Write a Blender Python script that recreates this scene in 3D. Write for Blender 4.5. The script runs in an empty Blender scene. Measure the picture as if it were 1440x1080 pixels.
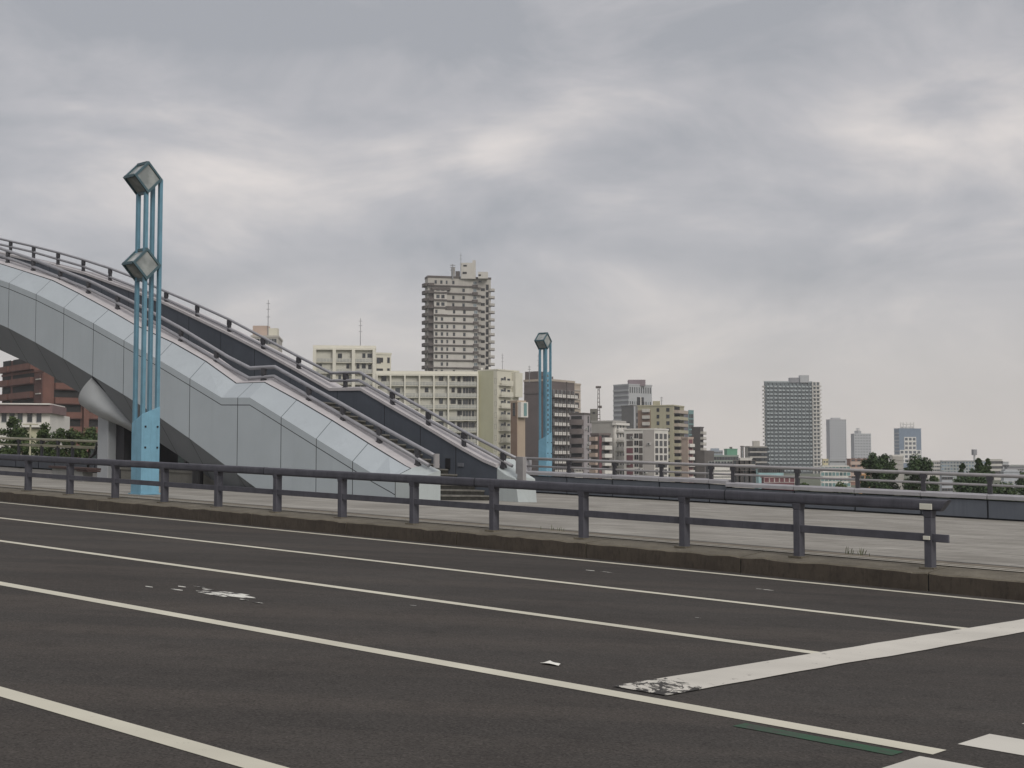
import bpy, math, random
from mathutils import Vector, Matrix, noise as mnoise
R = math.radians
random.seed(7)
scene = bpy.context.scene
col = scene.collection

# ------------------------------------------------------------------ survey of the place
# World: X right, Y ahead, Z up, camera 1.55 m above the carriageway at the origin.
# The carriageway runs along U (rising 3 %), N points across it (falling 2.6 %).
EYE = 1.55
U = (-0.7501, 0.6613); N = (0.6613, 0.7501)
KA, KB = -0.03941, -0.00015
FOC = 1884.0
PITCH = math.atan(110 / FOC)

def P(s, d, h=0.0):
    x = s * U[0] + d * N[0]; y = s * U[1] + d * N[1]
    return Vector((x, y, KA * x + KB * y + h))

def bx(px, Y):            # bearing column -> X at distance Y
    return (px - 720.0) / FOC * Y

def hz(py, Y):            # elevation row -> height at distance Y
    return EYE + (650.0 - py) / FOC * Y

# ------------------------------------------------------------------ materials
MATS = {}
def nodes_of(name):
    m = bpy.data.materials.new(name); m.use_nodes = True
    nt = m.node_tree
    return m, nt, nt.nodes['Principled BSDF']

def mix_rgb(nt, a, b, fac, blend='MIX'):
    n = nt.nodes.new('ShaderNodeMix'); n.data_type = 'RGBA'; n.blend_type = blend
    for sock, v in ((n.inputs[0], fac), (n.inputs[6], a), (n.inputs[7], b)):
        if hasattr(v, 'is_linked') or isinstance(v, bpy.types.NodeSocket): nt.links.new(v, sock)
        elif isinstance(v, (tuple, list)): sock.default_value = (*v[:3], 1)
        else: sock.default_value = v
    return n.outputs[2]

def coords(nt, scale=(1, 1, 1), rot=0.0):
    g = nt.nodes.new('ShaderNodeNewGeometry')
    mp = nt.nodes.new('ShaderNodeMapping'); mp.vector_type = 'POINT'
    nt.links.new(g.outputs['Position'], mp.inputs['Vector'])
    mp.inputs['Rotation'].default_value = (0, 0, rot); mp.inputs['Scale'].default_value = scale
    return mp.outputs['Vector']

def noise(nt, vec, scale, detail=4.0, rough=0.6, dist=0.0):
    n = nt.nodes.new('ShaderNodeTexNoise'); nt.links.new(vec, n.inputs['Vector'])
    n.inputs['Scale'].default_value = scale; n.inputs['Detail'].default_value = detail
    n.inputs['Roughness'].default_value = rough; n.inputs['Distortion'].default_value = dist
    return n.outputs['Fac']

def ramp(nt, fac, a, b, ca=(0, 0, 0), cb=(1, 1, 1)):
    r = nt.nodes.new('ShaderNodeValToRGB'); nt.links.new(fac, r.inputs['Fac'])
    r.color_ramp.elements[0].position = a; r.color_ramp.elements[1].position = b
    r.color_ramp.elements[0].color = (*ca, 1); r.color_ramp.elements[1].color = (*cb, 1)
    return r.outputs['Color']

def bump(nt, bsdf, fac, strength=0.2, dist=0.01):
    b = nt.nodes.new('ShaderNodeBump'); nt.links.new(fac, b.inputs['Height'])
    b.inputs['Strength'].default_value = strength; b.inputs['Distance'].default_value = dist
    nt.links.new(b.outputs['Normal'], bsdf.inputs['Normal'])

def sc3(c, k): return tuple(max(0.0, min(1.0, v * k)) for v in c)

def mat(name, c, rough=0.8, var=0.12, scale=1.5, metal=0.0, streak=0.0, spec=0.4):
    """painted / plastered surface: cloudy tone variation, optional vertical rain streaks"""
    if name in MATS: return MATS[name]
    m, nt, b = nodes_of(name)
    v = coords(nt)
    f = noise(nt, v, scale, 5, 0.6)
    out = mix_rgb(nt, sc3(c, 1 - var), sc3(c, 1 + var), ramp(nt, f, 0.3, 0.7))
    if streak:
        vs = coords(nt, (1, 1, 0.06))
        f2 = noise(nt, vs, scale * 4, 4, 0.7)
        out = mix_rgb(nt, out, sc3(c, 1 - streak), ramp(nt, f2, 0.52, 0.8))
    nt.links.new(out, b.inputs['Base Color'])
    b.inputs['Roughness'].default_value = rough; b.inputs['Metallic'].default_value = metal
    b.inputs['Specular IOR Level'].default_value = spec
    MATS[name] = m
    return m

def glass(name, c=(0.03, 0.035, 0.04), rough=0.12, var=0.5):
    if name in MATS: return MATS[name]
    m, nt, b = nodes_of(name)
    oi = nt.nodes.new('ShaderNodeObjectInfo')
    out = mix_rgb(nt, sc3(c, 1 - var), sc3(c, 1 + 2 * var), oi.outputs['Random'])
    nt.links.new(out, b.inputs['Base Color']); b.inputs['Roughness'].default_value = rough
    b.inputs['Specular IOR Level'].default_value = 0.5
    MATS[name] = m
    return m

ROT = math.atan2(U[1], U[0])
def site_coords(nt, scale=(1, 1, 1)):      # x along the road, y across it
    return coords(nt, scale, -ROT)

def m_asphalt():
    m, nt, b = nodes_of('asphalt')
    v = site_coords(nt)
    big = noise(nt, v, 0.30, 5, 0.6)
    lane = noise(nt, site_coords(nt, (0.06, 1.2, 1)), 0.9, 5, 0.6)
    mid = noise(nt, v, 2.6, 5, 0.65)
    fine = noise(nt, v, 55, 4, 0.8)
    grit = nt.nodes.new('ShaderNodeTexVoronoi'); nt.links.new(v, grit.inputs['Vector']); grit.inputs['Scale'].default_value = 75
    pick = nt.nodes.new('ShaderNodeSeparateColor'); nt.links.new(grit.outputs['Color'], pick.inputs[0])
    k = lambda x: (x, x, x)
    c = mix_rgb(nt, (0.054, 0.0495, 0.0455), (0.071, 0.066, 0.061), ramp(nt, big, 0.32, 0.68))
    c = mix_rgb(nt, c, (0.100, 0.087, 0.076), mix_rgb(nt, k(0), k(0.7), ramp(nt, lane, 0.45, 0.72)))
    c = mix_rgb(nt, c, (0.040, 0.037, 0.035), mix_rgb(nt, k(0), k(0.5), ramp(nt, mid, 0.5, 0.75)))
    c = mix_rgb(nt, c, (0.012, 0.011, 0.0105), mix_rgb(nt, k(0), k(0.55), ramp(nt, fine, 0.47, 0.62)))
    c = mix_rgb(nt, c, (0.17, 0.155, 0.14), mix_rgb(nt, k(0), k(0.20), ramp(nt, pick.outputs[0], 0.78, 0.97)))
    nt.links.new(c, b.inputs['Base Color']); b.inputs['Roughness'].default_value = 0.95
    b.inputs['Specular IOR Level'].default_value = 0.08
    bump(nt, b, fine, 0.3, 0.008)
    return m

def m_paving():
    m, nt, b = nodes_of('paving')
    v = site_coords(nt)
    br = nt.nodes.new('ShaderNodeTexBrick'); nt.links.new(v, br.inputs['Vector'])
    br.inputs['Scale'].default_value = 1.0; br.inputs['Brick Width'].default_value = 0.9; br.inputs['Row Height'].default_value = 0.6
    br.inputs['Mortar Size'].default_value = 0.016; br.inputs['Bias'].default_value = 0.0
    br.inputs['Color1'].default_value = (0.245, 0.232, 0.203, 1); br.inputs['Color2'].default_value = (0.30, 0.285, 0.25, 1)
    br.inputs['Mortar'].default_value = (0.12, 0.11, 0.095, 1)
    big = noise(nt, v, 0.5, 5, 0.6)
    st = noise(nt, site_coords(nt, (0.22, 1.0, 1)), 1.5, 5, 0.65)
    c = mix_rgb(nt, br.outputs['Color'], (0.155, 0.143, 0.12), mix_rgb(nt, (0, 0, 0), (0.8, 0.8, 0.8), ramp(nt, big, 0.40, 0.66)))
    c = mix_rgb(nt, c, (0.42, 0.395, 0.35), mix_rgb(nt, (0, 0, 0), (0.6, 0.6, 0.6), ramp(nt, st, 0.55, 0.78)))
    nt.links.new(c, b.inputs['Base Color']); b.inputs['Roughness'].default_value = 0.85
    return m

def m_kerb():
    m, nt, b = nodes_of('kerb_concrete')
    v = site_coords(nt)
    big = noise(nt, v, 2.2, 6, 0.7)
    fine = noise(nt, v, 30, 4, 0.7)
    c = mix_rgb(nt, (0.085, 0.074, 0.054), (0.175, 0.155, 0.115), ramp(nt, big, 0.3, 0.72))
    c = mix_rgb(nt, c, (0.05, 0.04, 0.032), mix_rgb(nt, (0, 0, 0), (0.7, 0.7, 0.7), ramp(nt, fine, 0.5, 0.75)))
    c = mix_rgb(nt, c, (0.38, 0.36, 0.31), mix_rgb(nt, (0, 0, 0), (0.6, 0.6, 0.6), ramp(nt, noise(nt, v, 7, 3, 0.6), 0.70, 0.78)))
    nt.links.new(c, b.inputs['Base Color']); b.inputs['Roughness'].default_value = 0.95
    bump(nt, b, fine, 0.5, 0.02)
    return m

def m_kerb_face():
    m, nt, b = nodes_of('kerb_face_grimy_concrete')
    v = site_coords(nt)
    big = noise(nt, v, 1.8, 6, 0.7)
    fine = noise(nt, site_coords(nt, (1, 1, 0.25)), 22, 4, 0.7)
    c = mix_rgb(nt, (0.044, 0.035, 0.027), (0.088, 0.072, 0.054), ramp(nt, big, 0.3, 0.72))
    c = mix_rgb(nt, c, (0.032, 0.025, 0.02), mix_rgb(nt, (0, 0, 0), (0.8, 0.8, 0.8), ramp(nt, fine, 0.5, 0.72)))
    nt.links.new(c, b.inputs['Base Color']); b.inputs['Roughness'].default_value = 0.95
    bump(nt, b, fine, 0.5, 0.02)
    return m

def m_paint(name, c, wear=0.62, spot=9.0, soft=0.10):
    """road paint: worn through to asphalt in flakes"""
    m, nt, b = nodes_of(name)
    v = site_coords(nt)
    f = noise(nt, v, spot, 6, 0.7)
    f2 = noise(nt, v, 1.1, 3, 0.5)
    col_ = mix_rgb(nt, sc3(c, 0.86), c, ramp(nt, f2, 0.35, 0.65))
    out = mix_rgb(nt, col_, (0.055, 0.051, 0.047), ramp(nt, f, wear, wear + soft))
    nt.links.new(out, b.inputs['Base Color']); b.inputs['Roughness'].default_value = 0.8
    b.inputs['Specular IOR Level'].default_value = 0.25
    return m

def m_leaf(name, c):
    if name in MATS: return MATS[name]
    m, nt, b = nodes_of(name)
    v = coords(nt)
    f = noise(nt, v, 0.7, 3, 0.6)
    out = mix_rgb(nt, sc3(c, 0.55), sc3(c, 1.5), ramp(nt, f, 0.3, 0.7))
    nt.links.new(out, b.inputs['Base Color']); b.inputs['Roughness'].default_value = 0.7
    b.inputs['Specular IOR Level'].default_value = 0.2
    MATS[name] = m
    return m

ASPHALT, PAVING, KERB, KERBF = m_asphalt(), m_paving(), m_kerb(), m_kerb_face()
PAINT = m_paint('lane_paint', (0.59, 0.565, 0.465), 0.655, 16)
PAINTW = m_paint('crosswalk_paint', (0.58, 0.56, 0.50), 0.66, 8)
def m_stop():
    m = m_paint('worn_stop_line_paint', (0.58, 0.555, 0.495), 0.63, 8); nt = m.node_tree; b = nt.nodes['Principled BSDF']
    base = b.inputs['Base Color'].links[0].from_socket
    v = site_coords(nt); sp_ = nt.nodes.new('ShaderNodeSeparateXYZ'); nt.links.new(v, sp_.inputs[0])
    mr = nt.nodes.new('ShaderNodeMapRange'); nt.links.new(sp_.outputs['Y'], mr.inputs[0])
    mr.inputs[1].default_value = -7.6; mr.inputs[2].default_value = -8.9; mr.inputs[3].default_value = .075; mr.inputs[4].default_value = -.2
    f = noise(nt, site_coords(nt, (1.0, .55, 1)), 7, 8, 0.72, 1.2)
    ad = nt.nodes.new('ShaderNodeMath'); ad.operation = 'ADD'; nt.links.new(f, ad.inputs[0]); nt.links.new(mr.outputs[0], ad.inputs[1])
    nt.links.new(mix_rgb(nt, base, (0.042, 0.039, 0.036), ramp(nt, ad.outputs[0], .50, .54)), b.inputs['Base Color'])
    return m
STOPM = m_stop()
PAINTX = m_paint('flaked_paint', (0.70, 0.69, 0.63), 0.50, 4.0, 0.06)
GREENP = m_paint('green_paint', (0.032, 0.092, 0.05), 0.41, 5, 0.22)
RAILM = mat('guardrail_dark_paint', (0.074, 0.074, 0.088), 0.62, 0.2, 4, 0.0, 0.3, 0.3)
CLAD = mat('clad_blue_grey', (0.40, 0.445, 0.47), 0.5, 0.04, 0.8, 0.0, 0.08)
CLADL = mat('clad_bevel', (0.38, 0.42, 0.445), 0.5, 0.045, 0.8, 0.0, 0.08)
ENDP = mat('clad_end_block', (0.42, 0.46, 0.46), 0.55, 0.06, 0.9, 0.0, 0.10)
SEAM = mat('seam_dark', (0.022, 0.024, 0.028), 0.9, 0.1)
COPE = mat('coping_pink_granite', (0.47, 0.45, 0.455), 0.7, 0.08, 3)
COPEG = mat('coping_grey', (0.33, 0.325, 0.34), 0.65, 0.08, 3)
PARW = mat('parapet_panel_grey_blue', (0.105, 0.118, 0.14), 0.5, 0.10, 1.2, 0.0, 0.2)
NAVY = mat('inner_wall_navy', (0.085, 0.097, 0.118), 0.5, 0.12, 1.2, 0.0, 0.2)
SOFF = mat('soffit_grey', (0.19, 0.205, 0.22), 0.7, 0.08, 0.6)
STEPM = mat('step_stone', (0.15, 0.145, 0.13), 0.9, 0.35, 5)
RISER = mat('step_riser_dark', (0.035, 0.034, 0.03), 0.9, 0.5, 6)
TUBE = mat('rail_tube_grey', (0.27, 0.27, 0.29), 0.4, 0.12, 3, 0.2, 0.1, 0.5)
TUBEP = mat('rail_tube_pale', (0.33, 0.32, 0.32), 0.4, 0.1, 3, 0.3)
POSTM = mat('rail_post_dark', (0.052, 0.051, 0.058), 0.5, 0.2, 5)
LAMPB = mat('lamp_blue_paint', (0.175, 0.355, 0.465), 0.5, 0.12, 3, 0.0, 0.25)
LAMPR = mat('lamp_rod_blue', (0.125, 0.26, 0.34), 0.5, 0.12, 3, 0.0, 0.25)
LAMPD = mat('lamp_head_teal', (0.065, 0.115, 0.135), 0.45, 0.12, 4)
CONC = mat('raw_concrete', (0.25, 0.25, 0.24), 0.9, 0.12, 1.2, 0.0, 0.2)
CONCL = mat('pale_concrete', (0.36, 0.38, 0.395), 0.8, 0.05, 0.8)
OLIVE = mat('plinth_concrete', (0.17, 0.165, 0.145), 0.9, 0.15, 1.5, 0.0, 0.2)
WOOD = mat('bench_wood', (0.06, 0.038, 0.035), 0.7, 0.25, 6)
BLACK = mat('black_metal', (0.02, 0.02, 0.022), 0.5, 0.1)
REFL = mat('reflector_white', (0.62, 0.61, 0.53), 0.4, 0.05)
CREAMR = mat('rail_cream', (0.47, 0.45, 0.33), 0.5, 0.1, 3)
GROUND = mat('ground_grass_and_earth', (0.09, 0.10, 0.06), 0.95, 0.3, 0.05)
WIN = glass('window_glass'); WINL = glass('window_glass_pale', (0.10, 0.12, 0.13), 0.1, 0.5)
FRAME = mat('window_frame', (0.42, 0.42, 0.40), 0.6, 0.08)

# ------------------------------------------------------------------ object helpers
def tag(o, label=None, cat=None, group=None, kind=None):
    if label: o['label'] = label
    if cat: o['category'] = cat
    if group: o['group'] = group
    if kind: o['kind'] = kind
    return o

def wloc(o):
    v = Vector(o.location)
    while o.parent: o = o.parent; v = v + Vector(o.location)
    return v

def thing(name, loc, label, cat, group=None):
    o = bpy.data.objects.new(name, None); col.objects.link(o); o.location = loc
    o.empty_display_size = 0.3
    return tag(o, label, cat, group)

class MB:
    def __init__(self): self.v = []; self.f = []; self.m = []
    def quad(self, pts, mi=0):
        i = len(self.v); self.v += [Vector(p) for p in pts]; self.f.append(tuple(range(i, i + len(pts)))); self.m.append(mi)
    def hexa(self, p, mi=0):       # p: bottom 4 (ccw from above), top 4
        i = len(self.v); self.v += [Vector(q) for q in p]
        for q in ((3, 2, 1, 0), (4, 5, 6, 7), (0, 1, 5, 4), (1, 2, 6, 5), (2, 3, 7, 6), (3, 0, 4, 7)):
            self.f.append(tuple(i + k for k in q)); self.m.append(mi)
    def box(self, x0, x1, y0, y1, z0, z1, mi=0, T=None):
        T = T or (lambda x, y, z: Vector((x, y, z)))
        self.hexa([T(x0, y0, z0), T(x1, y0, z0), T(x1, y1, z0), T(x0, y1, z0), T(x0, y0, z1), T(x1, y0, z1), T(x1, y1, z1), T(x0, y1, z1)], mi)
    def sbox(self, s0, s1, d0, d1, h0, h1, mi=0):
        self.box(s1, s0, d0, d1, h0, h1, mi, P)
    def loft(self, rings, closed=True, caps=True, mi=0, mis=None):
        n = len(rings[0]); base = len(self.v)
        for r in rings: self.v += [Vector(p) for p in r]
        for k in range(len(rings) - 1):
            for j in range(n if closed else n - 1):
                a = base + k * n + j; b_ = base + k * n + (j + 1) % n
                self.f.append((a, b_, b_ + n, a + n)); self.m.append(mis(k, j) if mis else mi)
        if caps and closed:
            self.f.append(tuple(base + j for j in range(n))[::-1]); self.m.append(mi)
            self.f.append(tuple(base + (len(rings) - 1) * n + j for j in range(n))); self.m.append(mi)
    def tube(self, path, r, n=8, mi=0, ry=None):
        rings = []
        for k, p in enumerate(path):
            p = Vector(p); a = Vector(path[max(0, k - 1)]); b_ = Vector(path[min(len(path) - 1, k + 1)])
            t = (b_ - a).normalized()
            up = Vector((0, 0, 1)) if abs(t.z) < 0.9 else Vector((1, 0, 0))
            sx = t.cross(up).normalized(); sy = sx.cross(t)
            rr = r[k] if isinstance(r, (list, tuple)) else r
            rings.append([p + sx * math.cos(2 * math.pi * (j + 0.5) / n) * rr + sy * math.sin(2 * math.pi * (j + 0.5) / n) * (ry or rr) for j in range(n)])
        self.loft(rings, True, True, mi)
    def mesh(self, name, mats, origin=Vector((0, 0, 0)), smooth=False):
        me = bpy.data.meshes.new(name)
        me.from_pydata([tuple(p - origin) for p in self.v], [], self.f)
        for m_ in mats: me.materials.append(m_)
        me.polygons.foreach_set('material_index', self.m)
        if smooth: me.polygons.foreach_set('use_smooth', [True] * len(self.f))
        me.update()
        return me
    def build(self, name, mats, parent=None, smooth=False, bevel=0.0, fix=True, origin=None):
        if not isinstance(mats, (list, tuple)): mats = [mats]
        if origin is None:
            if parent: origin = wloc(parent)
            else:
                lo = [min(p[i] for p in self.v) for i in range(3)]; hi = [max(p[i] for p in self.v) for i in range(3)]
                origin = Vector(((lo[0] + hi[0]) / 2, (lo[1] + hi[1]) / 2, lo[2]))
        me = self.mesh(name, mats, origin, smooth)
        if fix:
            import bmesh
            bm = bmesh.new(); bm.from_mesh(me); bmesh.ops.recalc_face_normals(bm, faces=bm.faces[:]); bm.to_mesh(me); bm.free()
        o = bpy.data.objects.new(name, me); col.objects.link(o)
        if parent: o.parent = parent; o.location = origin - wloc(parent)
        else: o.location = origin
        if bevel:
            b = o.modifiers.new('Bevel', 'BEVEL'); b.width = bevel; b.segments = 2; b.limit_method = 'ANGLE'
        return o

def lerp_tab(tab, s):
    if s <= tab[0][0]: return tab[0][1]
    for (a, ha), (b_, hb) in zip(tab, tab[1:]):
        if s <= b_: return ha + (hb - ha) * (s - a) / (b_ - a)
    return tab[-1][1]

def frange(a, b, n): return [a + (b - a) * k / n for k in range(n + 1)]

# ------------------------------------------------------------------ ground, road, pavement
def sheet(name, s0, s1, d0, d1, h, m, ns=1, nd=1):
    b = MB()
    for i in range(ns):
        for j in range(nd):
            sa, sb = s0 + (s1 - s0) * i / ns, s0 + (s1 - s0) * (i + 1) / ns
            da, db = d0 + (d1 - d0) * j / nd, d0 + (d1 - d0) * (j + 1) / nd
            b.quad([P(sb, da, h), P(sa, da, h), P(sa, db, h), P(sb, db, h)])
    return tag(b.build(name, m, fix=False), kind='structure')

g = MB(); g.quad([(-4000, -600, -7), (4000, -600, -7), (4000, 4500, -7), (-4000, 4500, -7)])
tag(g.build('ground', GROUND, fix=False), kind='structure')
b = MB(); b.sbox(-70, 120, -14, 17.8, -1.2, 0.0)
tag(b.build('road', ASPHALT), kind='structure')
b = MB(); b.sbox(-70, 120, 18.5, 42.9, -1.3, 0.32)
tag(b.build('pavement', PAVING), kind='structure')
# kerb: one profile along the road with block joints
KH = 0.255
prof = [(17.75, -0.3), (17.75, KH - 0.02), (17.79, KH), (18.46, 0.315), (18.46, -0.3)]
b = MB()
for sj in [x * 3.0 - 40.0 for x in range(50)]:
    a0, a1 = sj + 0.012, sj + 2.988
    rings = []
    kk = 16
    for q in range(kk + 1):
        s = a0 + (a1 - a0) * q / kk
        j1 = 0.02 * (mnoise.noise(Vector((s * 1.7, 3.1, 0)))); j2 = 0.026 * mnoise.noise(Vector((s * 3.3, 9.7, 0)))
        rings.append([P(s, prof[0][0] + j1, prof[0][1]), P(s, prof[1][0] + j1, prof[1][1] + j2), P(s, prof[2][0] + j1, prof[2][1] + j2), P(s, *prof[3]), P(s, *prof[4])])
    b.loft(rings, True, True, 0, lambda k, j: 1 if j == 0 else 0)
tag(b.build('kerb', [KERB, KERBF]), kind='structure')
b = MB(); b.sbox(-70, 120, 17.78, 18.5, -0.3, 0.22); tag(b.build('kerb_joint_bed', SEAM), kind='structure')
# drain strips behind the kerb
STRIPL = mat('drain_edge_pale', (0.46, 0.44, 0.38), 0.8, 0.15, 4)
STRIPB = mat('drain_bed_brown', (0.14, 0.12, 0.09), 0.9, 0.3, 4)
sheet('pavement_drain_bed', -60, 110, 18.47, 19.52, 0.324, STRIPB)
sheet('pavement_drain_edge', -60, 110, 18.50, 18.60, 0.328, STRIPL)
sheet('pavement_drain_edge', -60, 110, 18.78, 18.87, 0.328, STRIPL)
sheet('pavement_joint', -60, 110, 19.47, 19.57, 0.328, SEAM)

# painted markings, 4 mm proud of the asphalt
def strip(name, s0, s1, d0, d1, m, h=0.004, wob=0.0, n=40):
    b = MB(); rows = []
    for k in range(n + 1):
        s = s0 + (s1 - s0) * k / n
        w0 = wob * mnoise.noise(Vector((s * 1.9, d0 * 3, 1))); w1 = wob * mnoise.noise(Vector((s * 1.9, d1 * 3, 8)))
        rows.append([P(s, d0 + w0, h), P(s, d1 + w1, h)])
    b.loft(rows, False, False)
    o = b.build(name, m, fix=False)
    for p in o.data.polygons:
        if p.normal.z < 0: p.flip()
    return tag(o, kind='structure')
strip('road_marking', -60, 110, 17.19, 17.36, PAINT, wob=0.012)
strip('road_marking', 5.60, 110, 13.65, 13.82, PAINT, wob=0.012)
strip('road_marking', 5.60, 110, 10.47, 10.64, PAINT, wob=0.012)
strip('road_marking', 3.28, 110, 7.30, 7.49, PAINT, wob=0.012)
strip('road_marking', 3.28, 110, 4.13, 4.30, PAINT, wob=0.012)
# stop line across the lanes (its own direction: across the road)
b = MB(); rows = []
for k in range(61):
    d = 7.62 + (16.9 - 7.62) * k / 60
    kink = 0.035 * max(0, min(1, (d - 10.3) / 0.6))
    w0 = 0.012 * mnoise.noise(Vector((d * 2.1, 2, 0))); w1 = 0.012 * mnoise.noise(Vector((d * 2.1, 7, 0)))
    rows.append([P(5.32 - kink + w0, d, 0.008), P(5.775 + w1, d, 0.008)])
b.loft(rows, False, False, 0)
o = b.build('road_marking', STOPM, fix=False)
[p.flip() for p in o.data.polygons if p.normal.z < 0]; tag(o, kind='structure')
for k in range(-6, 11):
    strip('crosswalk_marking', 0.25, 3.31, 6.72 + k * 0.99, 7.19 + k * 0.99, PAINTW, wob=0.012, n=12)
strip('green_road_marking', 3.42, 4.45, 7.08, 7.22, GREENP, 0.004, 0.02, 14)
# remains of a painted road number in the third lane, and small flecks
b = MB(); random.seed(11)
for (s, d, rs, rd) in [(11.98, 9.0, .28, .12), (12.22, 8.86, .26, .13), (11.75, 8.92, .22, .11), (12.0, 8.78, .3, .05), (12.6, 8.72, .12, .035), (12.85, 8.95, .10, .03), (13.0, 8.62, .09, .03),
                       (12.75, 9.12, .12, .025), (11.45, 8.74, .08, .03), (11.16, 8.70, .10, .025), (12.45, 9.02, .10, .04)]:
    n = 11
    b.quad([P(s + rs * math.cos(2 * math.pi * j / n) * random.uniform(.65, 1.15), d + rd * math.sin(2 * math.pi * j / n) * random.uniform(.65, 1.15), 0.004 + len(b.f) * 4e-4) for j in range(n)])
o = b.build('worn_road_marking', PAINTX, fix=False); [p.flip() for p in o.data.polygons if p.normal.z < 0]; tag(o, kind='structure')
b = MB()
for (s, d, rs, rd) in [(12.3, 15.7, .12, .04), (12.0, 15.72, .14, .03), (9.3, 15.6, .16, .03), (7.9, 11.9, .05, .02), (10.2, 10.0, .05, .03), (3.0, 8.75, .1, .05)]:
    n = 9
    b.quad([P(s + rs * math.cos(2 * math.pi * j / n) * random.uniform(.6, 1.15), d + rd * math.sin(2 * math.pi * j / n) * random.uniform(.6, 1.15), 0.004) for j in range(n)])
o = b.build('paint_fleck_road_marking', PAINTX, fix=False); [p.flip() for p in o.data.polygons if p.normal.z < 0]; tag(o, kind='structure')
# scrap of paper lying on the road
b = MB(); rows = []
for i in range(5):
    row = []
    for j in range(5):
        u, v = i / 4, j / 4
        row.append(P(6.60 + 0.16 * u + 0.02 * v, 8.05 + (0.14 * (v - .5)) * (0.35 + 0.65 * u) + .02 * u, 0.009 + 0.008 * abs(math.sin(2.6 * u + 1.5 * v))))
    rows.append(row)
b.loft(rows, False, False)
o = b.build('paper_scrap', mat('paper_white', (0.75, 0.74, 0.68), 0.8, 0.05), fix=False)
sm = o.modifiers.new('Solidify', 'SOLIDIFY'); sm.thickness = 0.002
tag(o, 'crumpled white scrap of paper lying on the empty asphalt lane', 'litter')
# ------------------------------------------------------------------ guardrail along the kerb
GR = thing('guardrail', P(8.17, 18.2, 0.3), 'long dark grey guardrail with round top tube and flat lower rail along the kerb', 'guardrail')
def gh(s): return 1.235 + 0.0045 * max(0, 14 - s)
def rail_path(s0, s1, d, f, n): return [P(s, d, f(s)) for s in frange(s0, s1, n)]
b = MB()
prof = []
for j in range(20):
    a = 2 * math.pi * (j + .5) / 20
    prof.append((0.075 * (abs(math.cos(a)) ** 0.45) * (1 if math.cos(a) > 0 else -1), 0.082 * (abs(math.sin(a)) ** 0.6) * (1 if math.sin(a) > 0 else -1)))
rings = []
for s in [7.86] + frange(8.0, 45, 30):
    sh = 0.0
    rings.append([P(s + (0.12 * (1 - (q[1] + .08) / .16) if s == 7.86 else 0), 18.2 + q[0], gh(s) - 0.08 + q[1]) for q in prof])
b.loft(rings, True, True)
b.build('top_rail', RAILM, GR)
b = MB(); b.sbox(7.88, 45, 18.165, 18.215, 0.665, 0.778); b.build('lower_rail', RAILM, GR, bevel=0.006)
for k in range(18):
    s = 8.17 + 2.082 * k
    b = MB()
    b.sbox(s - 0.055, s + 0.055, 18.14, 18.30, 0.27, 1.0)
    i = len(b.v)
    b.hexa([P(s + .055, 18.14, 1.0), P(s - .055, 18.14, 1.0), P(s - .055, 18.30, 1.0), P(s + .055, 18.30, 1.0),
            P(s + .075, 18.13, 1.10), P(s - .075, 18.13, 1.10), P(s - .075, 18.29, 1.10), P(s + .075, 18.29, 1.10)])
    post = b.build('post', RAILM, GR, bevel=0.008)
    b = MB(); b.sbox(s - 0.11, s + 0.11, 18.08, 18.36, 0.28, 0.305); b.build('base_plate', KERB, post)
b = MB(); b.sbox(8.09, 8.27, 18.105, 18.13, 1.115, 1.20); b.build('reflector', REFL, GR, bevel=0.004)
b = MB(); b.sbox(8.13, 8.23, 18.115, 18.139, 0.69, 0.745); b.build('reflector', REFL, GR, bevel=0.004)
for s in (11.5, 16.9, 23.1):
    b = MB(); rings = [[P(ss, 18.2 + q[0] * 1.03, gh(ss) - 0.08 + q[1] * 1.03) for q in prof] for ss in (s, s + 0.02)]
    b.loft(rings, True, True); b.build('rail_joint', SEAM, GR)

# ------------------------------------------------------------------ arch footbridge with stairs
D0, DE2, DIN = 27.6, 28.26, 28.85          # near face, top of bevel, inside of near parapet
DF, DFC, DFO = 31.6, 32.05, 32.45          # far parapet inside, coping, outside
SEND = 28.3
E1 = [(28.3, .98), (29.9, 1.03), (35.95, 3.36), (37.5, 3.36), (39.32, 4.03), (41.3, 4.75), (43.5, 5.50), (45.6, 6.22), (47.76, 6.92), (49.9, 7.57), (52.1, 8.15), (54.3, 8.66), (56.5, 9.12), (58.7, 9.53), (61, 9.9), (64, 10.3), (68, 10.65), (72, 10.8), (76, 10.85), (84, 10.5)]
E2 = [(28.3, 1.07), (29.15, 1.32), (30.8, 1.97), (32.5, 2.66), (34.2, 3.30), (36.0, 3.93), (37.55, 3.91), (39.3, 4.70), (41.3, 5.42), (43.8, 6.17), (45.8, 6.90), (47.8, 7.58), (49.8, 8.22), (52, 8.72), (54, 9.17), (56.5, 9.66), (58.7, 10.07), (61, 10.44), (64, 10.84), (68, 11.2), (72, 11.35), (76, 11.4), (84, 11.05)]
BOT = [(28.3, -.2), (33.9, -.2), (34.7, .03), (35.57, .38), (37.31, 1.10), (39.33, 1.95), (41.25, 2.70), (43.56, 3.52), (45.6, 4.20), (47.8, 4.94), (49.9, 5.62), (52.1, 6.28), (55, 7.02), (58, 7.65), (62, 8.3), (68, 8.85), (76, 9.05), (84, 8.7)]
FT = [(28.3, 1.36), (29.07, 1.58), (30.05, 1.95), (31.78, 2.66), (33.48, 3.33), (34.9, 3.90), (36.55, 3.90), (38.49, 4.65), (40.6, 5.43), (42.6, 6.12), (44.86, 6.86), (46.94, 7.53), (49.03, 8.10), (52.95, 9.12), (56, 9.75), (60.6, 10.6), (64, 11.0), (68, 11.3), (72, 11.45), (76, 11.5), (84, 11.1)]
def e1(s): return lerp_tab(E1, s)
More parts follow.
